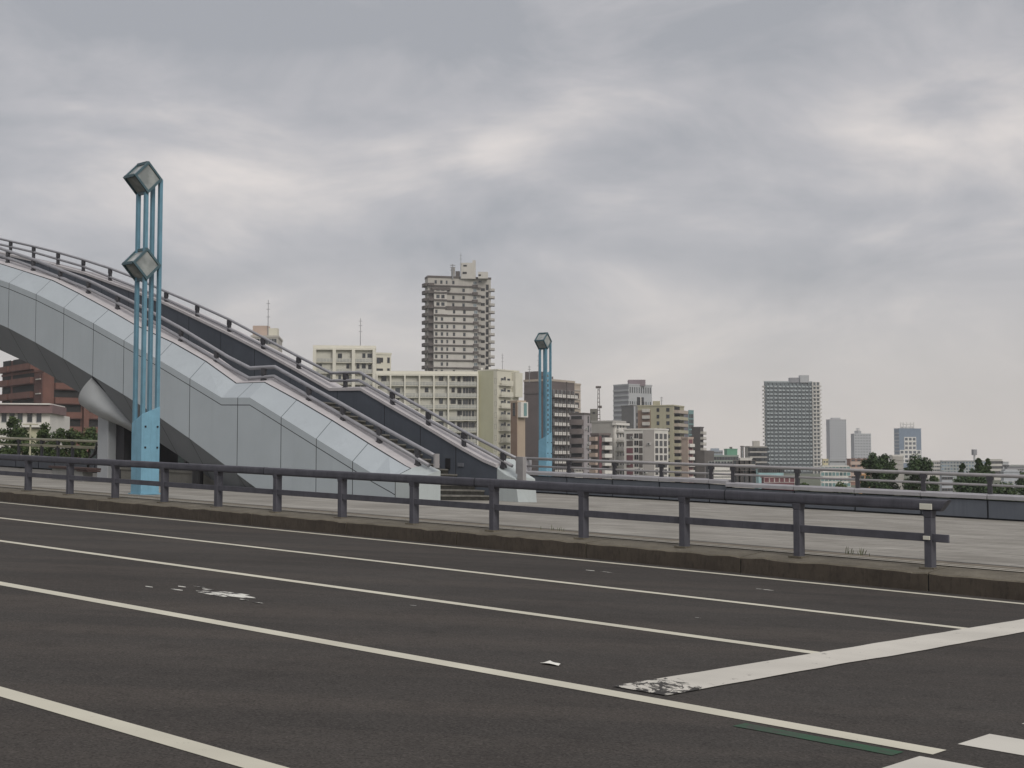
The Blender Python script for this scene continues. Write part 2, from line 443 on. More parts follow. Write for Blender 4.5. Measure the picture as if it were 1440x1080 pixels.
def e2(s): return max(lerp_tab(E2, s), e1(s) + 0.05)
def bot(s): return lerp_tab(BOT, s)
def ft(s): return lerp_tab(FT, s)
def seam(s): return min(e1(s), lerp_tab([(28.95, .70), (35.95, 3.36)], s) if s < 35.95 else e1(s)) - 0.25
def deck(s): return max(0.33, min(e2(s), ft(s)) - 0.95)
SEAMS = [28.95, 30.84, 32.55, 34.3, 36.6, 39.33, 41.35, 43.5, 45.6, 47.76, 49.9, 52.1, 54.3, 56.5, 58.7, 60.9, 63.1, 65.3, 67.5, 69.7, 71.9, 74.1]
AR = thing('arch_footbridge', P(38, 30, 0.3), 'pale blue-grey clad arch footbridge with a stairway rising between two railed parapets', 'footbridge')

SS = sorted(set([round(x, 3) for x in [SEND, 84] + [a for a, _ in E1 + E2 + BOT if SEND < a < 84] + [q + e for q in SEAMS for e in (-.015, .015)]]))
def is_seam(k): return any(abs((SS[k] + SS[k + 1]) / 2 - q) < 0.021 for q in SEAMS)
# near side cladding: rows bottom, long seam, edge
b = MB(); rows = []
for s in SS:
    hb, ht = bot(s), e1(s); hs = max(hb + .02, min(seam(s), ht - .08)) if s > 28.94 else hb + .02
    rows.append([P(s, D0, hb), P(s, D0, hs - .014), P(s, D0, hs + .014), P(s, D0, ht)])
b.loft(rows, False, False, 0, lambda k, j: 1 if (is_seam(k) or (j == 1 and SS[k] >= 28.94)) else (2 if SS[k] < 28.9 else 0))
o = b.build('side_cladding', [CLAD, SEAM, ENDP], AR)
b = MB(); rows = []
for s in SS:
    a, c = Vector((D0, e1(s))), Vector((DE2, e2(s)))
    m_ = a + (c - a) * 0.95
    rows.append([P(s, *a), P(s, *m_), P(s, *c)])
b.loft(rows, False, False, 0, lambda k, j: 1 if j == 1 and SS[k] > 28.94 else (1 if is_seam(k) and SS[k] < 29.5 else 2 if is_seam(k) else 3 if SS[k] < 28.9 else 0))
b.build('bevel_cladding', [CLADL, SEAM, mat('seam_mid', (0.13, 0.15, 0.16), 0.8), ENDP], AR)
b = MB(); rows = []
for s in SS:
    rows.append([P(s, DE2, e2(s)), P(s, DIN - .03, e2(s) + .16), P(s, DIN, e2(s) + .13), P(s, DIN, e2(s) + .05)])
b.loft(rows, False, False, 0, lambda k, j: 1 if SS[k] < 28.9 else 0)
b.build('coping', [COPE, ENDP], AR)
b = MB(); b.loft([[P(s, DIN, e2(s) + .05), P(s, DIN, deck(s) - .5)] for s in SS], False, False)
b.build('inner_wall', NAVY, AR)
# end face of the near parapet
b = MB(); s = SEND
b.quad([P(s, D0, -.2), P(s, DIN, -.2), P(s, DIN, e2(s) + .05), P(s, DIN, e2(s) + .13), P(s, DIN - .03, e2(s) + .16), P(s, DE2, e2(s)), P(s, D0, e1(s))])
b.build('end_block', ENDP, AR)
# far parapet
FSE = [28.5, 30.3, 31.95, 33.7, 36.15, 38.78, 40.9, 43.03, 45.16, 47.33, 49.5, 51.6, 53.8, 56, 58.2, 60.4]
FS = sorted(set([28.5, 84] + [a for a, _ in FT if 28.5 < a < 84] + [q + e for q in FSE[1:] for e in (-.015, .015)]))
def fseam(k): return any(abs((FS[k] + FS[k + 1]) / 2 - q) < 0.021 for q in FSE)
b = MB(); b.loft([[P(s, DF, ft(s)), P(s, DF, deck(s) - .5)] for s in FS], False, False, 0, lambda k, j: 1 if fseam(k) else 0)
b.build('inner_wall', [NAVY, SEAM], AR)
b = MB(); b.loft([[P(s, DF + .02, ft(s) - .05), P(s, DF - .04, ft(s) - .05), P(s, DF - .04, ft(s) + .05), P(s, DFC - .1, ft(s) + .11), P(s, DFO, ft(s) + .06), P(s, DFO, ft(s) - .05)] for s in FS], True, True)
b.build('coping', COPE, AR)
b = MB(); b.loft([[P(s, DFO - .02, ft(s) + .02), P(s, DFO - .02, min(bot(s), ft(s)))] for s in FS], False, False)
b.build('outer_wall', CLAD, AR)
# stump at the foot of the far parapet
b = MB()
top = [(28.5, 1.36), (28.2, 1.22), (27.85, 1.0)]
rings = []
for s, h in ((28.5, 1.36), (28.1, 1.15), (27.75, 1.06), (27.5, .62)):
    rings.append([P(s if h > .7 else 27.55, DF, -.2), P(s, DF, h), P(s, DF + .45, h + (.32 if s > 28.3 else .16 if s > 28 else .1)), P(s, DFO, h + (.30 if s > 28.3 else .12 if s > 28 else .06)), P(s if h > .7 else 27.55, DFO, -.2)])
rings[3] = [P(27.5, DF, -.2), P(27.7, DF, 1.0), P(27.66, DF + .45, 1.1), P(27.62, DFO, 1.06), P(27.5, DFO, -.2)]
b.loft(rings, True, True)
b.build('end_block', ENDP, AR, bevel=0.02)
# deck, soffit with keel
b = MB(); rows = []
for s in [q for q in SS if q > 33]:
    rows.append([P(s, DIN, deck(s) - .3), P(s, DF, deck(s) - .3)])
b.loft(rows, False, False); b.build('deck', STEPM, AR)
def keel(s): return max(bot(s) - 1.38, -.3)
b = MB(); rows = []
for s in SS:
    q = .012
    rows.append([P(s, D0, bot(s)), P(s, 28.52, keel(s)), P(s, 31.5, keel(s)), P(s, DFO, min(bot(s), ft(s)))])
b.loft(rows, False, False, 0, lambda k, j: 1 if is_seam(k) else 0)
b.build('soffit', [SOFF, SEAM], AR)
b = MB(); s = 84
b.quad([P(s, D0, bot(s)), P(s, 28.52, keel(s)), P(s, 31.5, keel(s)), P(s, DFO, bot(s)), P(s, DFO, ft(s)), P(s, DF, ft(s)), P(s, DF, deck(s)), P(s, DIN, deck(s)), P(s, DIN, e2(s)), P(s, D0, e1(s))])
b.build('end_cap', CLAD, AR)
# stairs
for k in range(20):
    s = 28.62 + 0.40 * k; h = 0.32 + 0.155 * (k + 1)
    if s > 36.3: break
    b = MB()
    b.sbox(s + .02, s + .44, DIN + .01, DF - .01, -.1 if k < 3 else h - .5, h - .045, 0)
    b.sbox(s, s + .44, DIN + .005, DF - .005, h - .045, h, 1)
    b.build('step', [RISER, STEPM], AR)
# small recess lamp and tag on the far inner wall
b = MB(); b.sbox(30.55, 30.75, DF - .03, DF + .01, 1.25, 1.6); b.build('step_light', BLACK, AR)
b = MB(); b.sbox(29.95, 30.2, DF - .03, DF + .01, 1.35, 1.47); b.build('wall_plate', mat('wall_plate_grey', (0.16, 0.17, 0.19), 0.5), AR)

def railing(parent, d, top, low, posts, base, pm, r=0.06, end=None, post_w=.066):
    b = MB(); b.tube([P(s, d, h - r) for s, h in top], r, 10); hr = b.build('handrail', pm, parent, smooth=True)
    b = MB(); b.tube([P(s, d, h - r) for s, h in low], r * 1.0, 10); b.build('lower_rail', pm, hr, smooth=True)
    for s in posts:
        b = MB(); ht = lerp_tab(top, s) - r * 1.4
        b.sbox(s - post_w, s + post_w, d - .05, d + .05, base(s) - .04, ht)
        b.sbox(s - post_w - .02, s + post_w + .02, d - .055, d + .055, ht - .20, ht - .01)
        b.sbox(s - post_w - .02, s + post_w + .02, d - .07, d + .07, base(s) - .04, base(s) + .05)
        b.build('post', POSTM, hr)
    if end:
        b = MB(); b.sbox(end[0], end[0] + .07, d - .09, d + .09, end[1], end[2]); b.build('end_plate', TUBEP, hr)
    return hr
NT = [(28.2, 1.70), (28.99, 1.98), (30.69, 2.60), (32.39, 3.24), (34.08, 3.86), (35.85, 4.52), (37.2, 4.50), (38.47, 4.92), (41.3, 6.03), (44.3, 7.10), (47.33, 8.08), (51.73, 9.27), (54.76, 10.01), (58.7, 10.85), (64, 11.6), (72, 12.1), (84, 11.8)]
NL = [(28.5, 1.45), (35.9, 4.22), (37.25, 4.17), (38.47, 4.60), (41.3, 5.71), (44.3, 6.79), (47.32, 7.77), (51.72, 8.97), (54.75, 9.72), (58.7, 10.55), (64, 11.3), (72, 11.8), (84, 11.5)]
NP = [28.98, 30.69, 32.39, 34.07, 36.45, 39.13, 41.3, 43.4, 45.5, 47.61, 49.76, 51.93, 54.08, 56.2, 58.4, 60.6, 62.8, 65, 67.2]
railing(AR, 28.56, NT, [(a, h - .02) for a, h in NL], NP, lambda s: e2(s) + .08, TUBE, .066, (28.15, 1.30, 1.72))
ADJ = lambda tab: [(a * .99125, (h - EYE) * .991 + EYE) for a, h in tab]
FTp = [(28.0, 1.73), (30.33, 2.56), (32.0, 3.23), (33.73, 3.90), (35.4, 4.58), (36.95, 4.58), (38.78, 5.22), (40.9, 6.0), (43.06, 6.79), (45.19, 7.47), (47.35, 8.12), (49.67, 8.84), (51.61, 9.38), (53.83, 9.92), (55.97, 10.40), (58.2, 10.86), (61.4, 11.48), (66, 12.0), (72, 12.4), (84, 12.1)]
FLp = [(28.2, 1.44), (32.0, 2.88), (35.45, 4.25), (36.97, 4.25), (38.78, 4.90), (43.05, 6.38), (47.34, 7.75), (53.81, 9.56), (58.2, 10.54), (61.4, 11.16), (66, 11.7), (72, 12.1), (84, 11.8)]
FP = [28.58, 30.32, 31.97, 33.73, 36.17, 38.78, 40.9, 43.04, 45.17, 47.35, 49.5, 51.61, 53.8, 55.97, 58.17, 60.34, 62.5, 64.7, 66.9]
railing(AR, 31.72, ADJ(FTp), [(a, h + .05) for a, h in ADJ(FLp)], [q * .99125 for q in FP], lambda s: ft(s) + .03, TUBE, .055, (27.66, 1.2, 1.74))
b = MB(); b.sbox(27.42, 27.66, 31.62, 31.78, 1.0, 1.74); b.build('end_post', TUBEP, AR, bevel=.01)

# pier, rounded saddle under the arch, plinth
PR = thing('bridge_pier', P(45.9, 29.9, 0.3), 'grey concrete pier under the arch with a rounded pale saddle on its head', 'pier')
b = MB(); b.sbox(45.75, 46.5, 28.4, 31.4, 0.2, 2.85); b.build('shaft', CONCL, PR, bevel=.03)
b = MB(); b.sbox(45.2, 45.75, 28.75, 31.2, 0.2, 2.75); b.build('dark_infill', mat('pier_side_shade', (0.05, 0.05, 0.055), .9), PR)  # dark block over the pier's side; the arch's shade is put into its colour
b = MB(); b.sbox(45.1, 45.2, 29.3, 29.42, 0.2, 2.7); b.build('drain_pipe', mat('pipe_rust', (0.12, 0.045, 0.035), .8), PR)
b = MB(); rings = []
def rp(px, py, d):           # survey sight to a vertical plane d
    cx = (px - 720) / FOC; cy = (540 - py) / FOC; sp, cp = math.sin(PITCH), math.cos(PITCH)
    r = Vector((cx, cp - cy * sp, sp + cy * cp)); t = d / (r.x * N[0] + r.y * N[1])
    return Vector((0, 0, EYE)) + r * t
Acur = [((130, 530), 27.62), ((149, 550), 27.95), ((168, 570), 28.3), ((188, 591), 28.65), ((200, 603), 28.9)]
Mcur = [((112, 553), 27.5), ((125, 566), 27.6), ((147, 579), 27.85), ((172, 594), 28.25), ((200, 609), 28.8)]
Bcur = [((113, 569), 27.75), ((125, 578), 27.95), ((144, 588.5), 28.2), ((170, 599), 28.6), ((200, 615), 29.0)]
for k in range(5):
    a, m_, c = rp(*Acur[k][0], Acur[k][1]), rp(*Mcur[k][0], Mcur[k][1]), rp(*Bcur[k][0], Bcur[k][1])
    back = P(0, 0, 0); bk = c + Vector((N[0], N[1], 0.0)) * 2.2; bk2 = a + Vector((N[0], N[1], -0.02)) * 2.2
    ring = []
    for t in [j / 10 for j in range(11)]:
        ring.append(a * (1 - t) ** 2 + (m_ * 2 - (a + c) * .5) * 2 * t * (1 - t) + c * t ** 2)
    ring += [bk, bk2]
    rings.append(ring)
rr = []
for k in range(4):
    for q in range(6):
        t = q / 6; rr.append([x.lerp(y, t) for x, y in zip(rings[k], rings[k + 1])])
rr.append(rings[4])
b.loft(rr, True, True); o = b.build('saddle', mat('saddle_pale', (0.38, 0.40, 0.41), .7, .06, .8), PR, smooth=False)
for p in o.data.polygons: p.use_smooth = len(p.vertices) == 4
try: o.data.set_sharp_from_angle(angle=R(40))
except Exception: pass
b = MB(); a_ = [rp(*q, d - .03) for q, d in Acur]
b.tube(a_, .045, 6); b.build('bearing_joint', SEAM, PR)
b = MB(); b.sbox(36.2, 45.05, 28.55, 31.2, 0.2, 0.70); b.sbox(36.1, 45.1, 28.5, 31.25, .70, .78)
tag(b.build('abutment_plinth', OLIVE), 'low olive grey concrete plinth in the shade under the arch', 'plinth')
b = MB(); b.tube([P(39.5, 28.1, .31), P(39.5, 28.1, .86), P(39.5, 28.1, .92)], [.2, .2, .12], 14)
tag(b.build('bollard', BLACK), 'short black bollard standing in front of the plinth under the arch', 'bollard')

# ------------------------------------------------------------------ parapets with railings
def parapet(name, label, d, pts, wall_h, cop_h, rail_h, posts, tube_m, s_lo, s_hi, step=None, glassp=False, thick=.4, pw=.07):
    T = thing(name, P((s_lo + s_hi) / 2, d, .32), label, 'parapet')
    js = [s_lo] + [p for p in pts if s_lo < p < s_hi] + [s_hi]
    for a, c in zip(js, js[1:]):
        off = -.09 if step and (a + c) / 2 < step else 0.0
        dd = d - .08 if off else d
        b = MB(); b.sbox(a + .03, c - .03, dd, dd + thick, .375, wall_h + off - .045); b.build('wall_panel', PARW, T)
        b = MB(); b.loft([[P(s, dd - .06, wall_h + off), P(s, dd - .06, wall_h + off + (cop_h - wall_h) * .8), P(s, dd - .0, cop_h + off), P(s, dd + thick, cop_h + off + .03), P(s, dd + thick + .05, wall_h + off)] for s in (a + .014, c - .014)], True, True)
        b.build('coping', COPEG, T, bevel=.008)
        b = MB(); b.sbox(a, c, dd + .05, dd + thick - .05, .1, wall_h + off - .02); b.build('wall_core', SEAM, T)
    dr = d + .16
    b = MB(); b.tube([P(s, dr, rail_h - .06) for s in frange(s_lo, s_hi, 12)], .06, 10); hr = b.build('handrail', tube_m, T, smooth=True)
    b = MB(); b.tube([P(s, dr, rail_h - .375) for s in frange(s_lo, s_hi, 12)], .04, 10); b.build('lower_rail', tube_m, hr, smooth=True)
    for s in posts:
        if not s_lo <= s <= s_hi: continue
        off = -.09 if step and s < step else 0.0
        b = MB(); b.sbox(s - pw, s + pw, dr - .05, dr + .05, cop_h + off - .02, rail_h - .1); b.sbox(s - pw - .04, s + pw + .04, dr - .06, dr + .06, rail_h - .22, rail_h - .09)
        b.build('post', POSTM, hr)
    return T
RP = [34.5, 32.18, 29.92, 27.66, 26.7, 24.04, 21.7, 19.32, 17.07, 14.8, 12.5, 10.2, 7.9, 5.6, 3.3, 1.0, -1.3, -3.6]
parapet('parapet', 'dark navy parapet wall with pale coping and two-tube grey railing along the far pavement edge', 42.5, sorted([p for p in RP if p != 26.7] + [26.87]), 1.06, 1.21, 1.80, RP, TUBEP, -6, 36.9, 26.87)
b = MB(); b.sbox(36.75, 36.95, 42.4, 42.95, .2, 1.78); 
tag(b.build('parapet_pillar', COPEG, bevel=.02), 'squat grey end pillar where the far parapet starts behind the stair foot', 'pillar')
LP = [46, 48.3, 50.6, 52.9, 55.2, 57.4, 58.7, 60.2, 62.4, 64.6, 66.8, 69]
LT = parapet('parapet', 'low navy parapet with cream yellow railing behind the arch pier', 33.6, LP, .80, .92, 1.82, LP[::1], CREAMR, 46, 74)
b = MB(); b.tube([P(s, 33.72, 1.50 + max(0, 55.5 - s) * .045) for s in frange(46, 62, 8)], .03, 8); b.build('sloping_rail', CREAMR, LT, smooth=True)
for a in (47.2, 49.5, 51.8, 54.1):
    b = MB(); b.sbox(a, a + 1.9, 33.86, 33.88, .95, 1.50); b.build('glass_panel', mat('glass_panel_teal', (0.09, 0.13, 0.125), .2, .2), LT)

# bench on the pavement and a black standpipe
BN = thing('bench', P(42.1, 24.9, .32), 'dark brown slab bench on a grey concrete block beside the pier', 'bench')
b = MB(); b.sbox(40.9, 43.4, 24.6, 25.15, .72, .80); b.sbox(40.9, 41.6, 24.62, 25.13, .66, .715); b.build('seat', WOOD, BN, bevel=.01)
b = MB(); b.sbox(41.3, 43.3, 24.68, 25.08, .3, .72); b.build('base', CONC, BN, bevel=.02)
b = MB(); b.tube([P(45.3, 27.3, .3), P(45.3, 27.3, .95), P(45.15, 27.3, 1.12), P(44.85, 27.3, 1.28), P(44.75, 27.3, 1.62)], [.05, .05, .05, .07, .05], 8)
tag(b.build('standpipe', BLACK, smooth=True), 'small bent black standpipe in front of the pier shaft', 'standpipe')
b = MB(); b.tube([P(55.55, 24.5, .3), P(55.55, 24.5, 6.0)], [.12, .11], 12)
b.tube([P(55.55, 24.5, .3), P(55.55, 24.5, .38)], [.22, .22], 12)
b.tube([P(55.55, 24.5, 5.98), P(55.55, 24.5, 6.05)], [.13, .1], 12)
tag(b.build('steel_pole', mat('pole_pale', (0.38, 0.43, 0.45), .5, .08)), 'slim pale steel pole standing in front of the red brick flats', 'pole')

# ------------------------------------------------------------------ street lamps
def lamp(origin, e, label, heads, hbase, group, top):
    """e: horizontal direction the lamp heads reach out to; f: across. four rods on a square plan"""
    e = Vector((e[0], e[1], 0)).normalized(); f = Vector((-e.y, e.x, 0))
    if f.x < 0: f = -f
    T = thing('street_lamp', origin, label, 'street lamp', group)
    O = Vector(origin)
    def L(a, c, z): return O + e * a + f * c + Vector((0, 0, z))
    def bar(b, a, c, z0, z1, w=.047): b.box(a - w, a + w, c - w, c + w, z0, z1, 0, L)
    # base box with stepped, sloping top
    b = MB()
    b.hexa([L(-.06, -.06, 0), L(-.06, .50, 0), L(.42, .50, 0), L(.42, -.06, 0), L(-.06, -.06, hbase - .12), L(-.06, .50, hbase + .1), L(.42, .50, hbase - .18), L(.42, -.06, hbase - .35)])
    b.build('base_box', LAMPB, T, bevel=.015)
    b = MB(); b.box(-.10, .46, -.10, .54, 0, .04, 0, L); b.build('base_plate', LAMPB, T)
    for z in (hbase - .45, hbase - 1.0, .3):
        for c in (.05, .42):
            b = MB(); b.box(-.075, -.06, c - .025, c + .025, z - .025, z + .025, 0, L); b.build('bolt', BLACK, T)
    for a, c, z in ((0, 0, heads[-1] - .40), (.36, 0, heads[-1] - .40), (0, .44, heads[-1] + .02), (.36, .44, heads[-1] + .02)):
        b = MB(); bar(b, a, c, .2, z); b.build('rod', LAMPR, T)
    for hz_ in heads:
        r = .435; c0 = L(-.11, 0, hz_)
        H = MB()
        def C(a, k, rr): # corner k of the diamond at depth a
            q = [(0, rr), (rr, 0), (0, -rr), (-rr, 0)][k]
            return c0 + e * a + f * q[0] + Vector((0, 0, q[1]))
        # frame: edge bars of the two diamonds and the four long edges
        dep = .56
        for a in (0.0, dep):
            for k in range(4):
                p0, p1 = C(a, k, r), C(a, (k + 1) % 4, r)
                q0, q1 = C(a, k, r - .085), C(a, (k + 1) % 4, r - .085)
                a2 = .05 if a == 0 else -.05
                w = e * a2
                H.hexa([p0, p1, q1, q0, p0 + w, p1 + w, q1 + w, q0 + w])
        for k in range(4):
            p = C(.05, k, r); q = C(.05, k, r - .07); p2 = C(dep - .05, k, r); q2 = C(dep - .05, k, r - .07)
            sd = (f if k in (0, 2) else Vector((0, 0, 1))) * .035
            H.hexa([p - sd, p + sd, q + sd, q - sd, p2 - sd, p2 + sd, q2 + sd, q2 - sd])
        hd = H.build('lamp_head', LAMPD, T)
        G = MB(); G.loft([[C(a, k, r - .06) for k in range(4)] for a in (.035, dep - .035)], True, True)
        G.build('lens', LENS, hd)
    return T
LENS, nt, bs = nodes_of('lamp_lens')
v = coords(nt); f_ = noise(nt, v, 3, 3, .5)
nt.links.new(mix_rgb(nt, (0.21, 0.23, 0.225), (0.38, 0.40, 0.385), ramp(nt, f_, .35, .65)), bs.inputs['Base Color'])
bs.inputs['Roughness'].default_value = .15
lamp(P(30.66, 20.05, .32), U, 'near light blue street lamp of four rods with two tilted cube heads, by the guardrail', [6.10, 8.42], 2.24, 'light blue street lamps', 9.2)
L2Y = 68.0
l2 = lamp(Vector((bx(768.0, L2Y), L2Y, .57)), (-.85, .53), 'far light blue street lamp with one cube head, rising behind the far parapet', [7.15], 2.43, 'light blue street lamps', 7.6)
b = MB(); e_ = Vector((-.85, .53, 0)).normalized(); f_2 = Vector((.53, .85, 0)).normalized(); O2 = wloc(l2)
TL = lambda x, y, z: O2 + e_ * x + f_2 * y + Vector((0, 0, z))
b.box(.02, .05, .02, .13, 2.2, 5.6, 0, TL); b.box(.02, .05, .31, .42, 2.2, 5.6, 0, TL)
for k in range(14): b.box(.02, .05, .13, .31, 2.2 + .25 * k, 2.2 + .25 * k + .12, 0, TL)
b.build('perforated_panel', LAMPB, l2)
b = MB(); b.box(-4, 8, 64, 73, -7, .57)
tag(b.build('embankment', CONC), kind='structure')

# ------------------------------------------------------------------ buildings
GZ = -7.0
WCACHE = {}
def wmesh(kind, w, h, mats, dep=.9):
    key = (kind, round(w, 2), round(h, 2), round(dep, 2), tuple(m_.name for m_ in mats))
    if key in WCACHE: return WCACHE[key]
    b = MB(); t = .08 * min(1.5, max(.6, w / 1.5))
    if kind == 'window':       # frame ring, glass set back inside it, one mullion
        b.box(0, t, -.08, .02, 0, h, 0); b.box(w - t, w, -.08, .02, 0, h, 0)
        b.box(t, w - t, -.08, .02, 0, t, 0); b.box(t, w - t, -.08, .02, h - t, h, 0)
        b.box(t, w - t, -.03, .02, t, h - t, 1)
        if w > 1.3: b.box(w / 2 - t / 2, w / 2 + t / 2, -.06, -.03, t, h - t, 0)
    elif kind == 'unit':
        b.box(0, w, -dep, 0, 0, h, 0); b.box(w * .15, w * .6, -dep - .02, -dep, h * .15, h * .85, 1)
    elif kind == 'opening':    # dark loggia mouth
        b.box(0, w, -.02, .02, 0, h, 1)
    elif kind == 'balcony':    # slab, solid front and sides, hand rail gap
        b.box(0, w, -dep, 0, 0, .18, 0)
        b.box(0, w, -dep, -dep + .1, .18, h, 1); b.box(0, .1, -dep + .1, 0, .18, h, 1); b.box(w - .1, w, -dep + .1, 0, .18, h, 1)
    elif kind == 'railed':     # slab with bar railing
        b.box(0, w, -dep, 0, 0, .18, 0); b.box(0, w, -dep, -dep + .05, h - .06, h, 1); b.box(0, w, -dep + .01, -dep + .04, h * .6, h * .6 + .05, 1)
        n = max(2, int(w / .8))
        for k in range(n + 1):
            x = (w - .05) * k / n; b.box(x, x + .05, -dep, -dep + .05, .18, h - .06, 1)
        b.box(.05, w - .05, -dep + .02, -dep + .035, .25, h - .1, 2)
    elif kind == 'round':      # balcony with a bowed front
        n = 10; rings = []
        for z0, z1, mi, q in ((0, .2, 0, 0), (.2, h, 1, 1)):
            outer = [(w * (.5 - .5 * math.cos(math.pi * k / n)), -dep * math.sin(math.pi * k / n) ** .55) for k in range(n + 1)]
            if q == 0: b.loft([[Vector((x, y, z)) for x, y in outer] for z in (z0, z1)], True, True, mi)
            else:
                inner = [(w / 2 + (x - w / 2) * .94, y + .12) for x, y in outer]
                for k in range(n):
                    b.hexa([(*outer[k], z0), (*outer[k + 1], z0), (*inner[k + 1], z0), (*inner[k], z0), (*outer[k], z1), (*outer[k + 1], z1), (*inner[k + 1], z1), (*inner[k], z1)], mi)
    me = b.mesh(kind, mats)
    WCACHE[key] = (me, b)
    return WCACHE[key]

class Building:
    """corner edge at bearing pc, distance Y; the left face runs back to bearing pl, the right face to pr"""
    def __init__(s, name, label, cat, pl, pc, pr, py, Y, yaw, wall, group=None, base=None, roofm=None, depth=None, parapet=.5):
        ps = R(yaw); s.ps = ps
        s.C = Vector((bx(pc, Y), Y, 0)); s.aR = Vector((math.cos(ps), math.sin(ps), 0)); s.aL = Vector((-math.sin(ps), math.cos(ps), 0))
        def wid(p, a):
            k = (p - 720.0) / FOC; den = a.x - k * a.y
            return (k * s.C.y - s.C.x) / den
        s.wR = wid(pr, s.aR) if pr > pc + .01 else (depth or 12.0)
        s.wL = wid(pl, s.aL) if pl < pc - .01 else (depth or 12.0)
        if s.wL <= 0: s.wL = depth or 12.0
        s.z1 = hz(py, Y); s.z0 = GZ if base is None else base; s.Y = Y
        s.k = Y / FOC             # metres per survey unit at the corner
        mid = s.C + s.aR * s.wR / 2 + s.aL * s.wL / 2
        s.T = thing(name, (mid.x, mid.y, s.z0), label, cat, group)
        s.wallm = wall
        b = MB(); b.hexa([s.C + Vector((0, 0, s.z0)), s.C + s.aR * s.wR + Vector((0, 0, s.z0)), s.C + s.aR * s.wR + s.aL * s.wL + Vector((0, 0, s.z0)), s.C + s.aL * s.wL + Vector((0, 0, s.z0)),
                          s.C + Vector((0, 0, s.z1)), s.C + s.aR * s.wR + Vector((0, 0, s.z1)), s.C + s.aR * s.wR + s.aL * s.wL + Vector((0, 0, s.z1)), s.C + s.aL * s.wL + Vector((0, 0, s.z1))])
        s.wall = b.build('wall', wall, s.T)
        if parapet:
            b = MB(); e = .15; cc = [s.C - s.aR * e - s.aL * e, s.C + s.aR * (s.wR + e) - s.aL * e, s.C + s.aR * (s.wR + e) + s.aL * (s.wL + e), s.C - s.aR * e + s.aL * (s.wL + e)]
            b.hexa([q + Vector((0, 0, s.z1 - .02)) for q in cc] + [q + Vector((0, 0, s.z1 + parapet)) for q in cc])
            s.roof = b.build('roof', roofm or wall, s.T)
        s.reg = {}
    def face(s, side):
        if side == 'R': return s.C, s.aR, s.wR, s.ps
        return s.C + s.aL * s.wL, -s.aL, s.wL, s.ps - math.pi / 2
    def pt(s, side, a, z, o=0.0):
        O, t, w, rz = s.face(side); nrm = Vector((math.sin(rz), -math.cos(rz), 0))
        return O + t * a + nrm * o + Vector((0, 0, z))
    def a(s, side, px):        # distance along a face of a bearing column
        O, t, w, rz = s.face(side); k = (px - 720.0) / FOC
        return (k * O.y - O.x) / (t.x - k * t.y)
    def put(s, kind, side, a, z, w, h, mats, o=0.0, dep=.9, name=None):
        s.reg.setdefault(name or kind, []).append((kind, side, a, z, w, h, mats, o, dep))
    def grid(s, kind, side, a0, a1, n, z0, dz, m, w, h, mats, o=0.0, dep=.9, skip=0.0, jit=0.0):
        for i in range(m):
            for j in range(n):
                if skip and random.random() < skip: continue
                ww = w * (1 + (random.uniform(-jit, jit) if jit else 0)); ww = round(ww * 5) / 5 if jit else w
                s.put(kind, side, a0 + (a1 - a0) * (j + .5) / n - ww / 2, z0 - i * dz, ww, h, mats, o, dep)
    def slab(s, name, side, a0, a1, z0, z1, o0, o1, m, parent=None):
        b = MB()
        b.hexa([s.pt(side, a0, z0, o1), s.pt(side, a1, z0, o1), s.pt(side, a1, z0, o0), s.pt(side, a0, z0, o0), s.pt(side, a0, z1, o1), s.pt(side, a1, z1, o1), s.pt(side, a1, z1, o0), s.pt(side, a0, z1, o0)])
        return b.build(name, m, parent or s.T)
    def rooftop(s, pl, pr, py0, py1, m, back=3.0, name='rooftop_block', win=None):
        O = s.C + (s.aR + s.aL) * min(back, .4 * min(s.wR, s.wL)); Y = O.y
        x0, x1 = bx(pl, Y), bx(pr, Y); z0, z1 = s.z1 - .1, hz(py1, Y)
        d = max(2.0, (x1 - x0) * .8)
        b = MB(); b.box(x0, x1, Y, Y + d, z0, z1)
        o = b.build(name, m, s.roof if hasattr(s, 'roof') else s.T)
        if win:
            for (wx0, wx1, wy0, wy1) in win:
                b = MB(); b.box(bx(wx0, Y), bx(wx1, Y), Y - .06, Y + .05, hz(wy0, Y), hz(wy1, Y)); b.build('vent_opening', BLACKW, s.T)
        return o
    def mast(s, px, py, r=.12, m=None, back=2.0):
        Y = s.C.y + back; zb = s.z1
        b = MB(); p = Vector((bx(px, Y), Y, 0)); zt = hz(py, Y)
        b.tube([p + Vector((0, 0, zb - .3)), p + Vector((0, 0, zt))], [r * 1.3, r * .7], 6)
        for q in (.55, .75, .9):
            z = zb + (zt - zb) * q; b.box(p.x - r * 5, p.x + r * 5, Y - r * .6, Y + r * .6, z, z + r * 1.2)
        b.build('antenna', m or ANT, s.T)
    def clutter(s, side, n, z_lo, z_hi, o, seed=0):
        rnd = random.Random(seed); W = s.face(side)[2]
        for k in range(n):
            a, z = rnd.uniform(.5, W - 1.2), rnd.uniform(z_lo, z_hi)
            s.put('unit', side, a, z, .85, .6, (ACW, BLACKW), o, .35, name='air_conditioner')
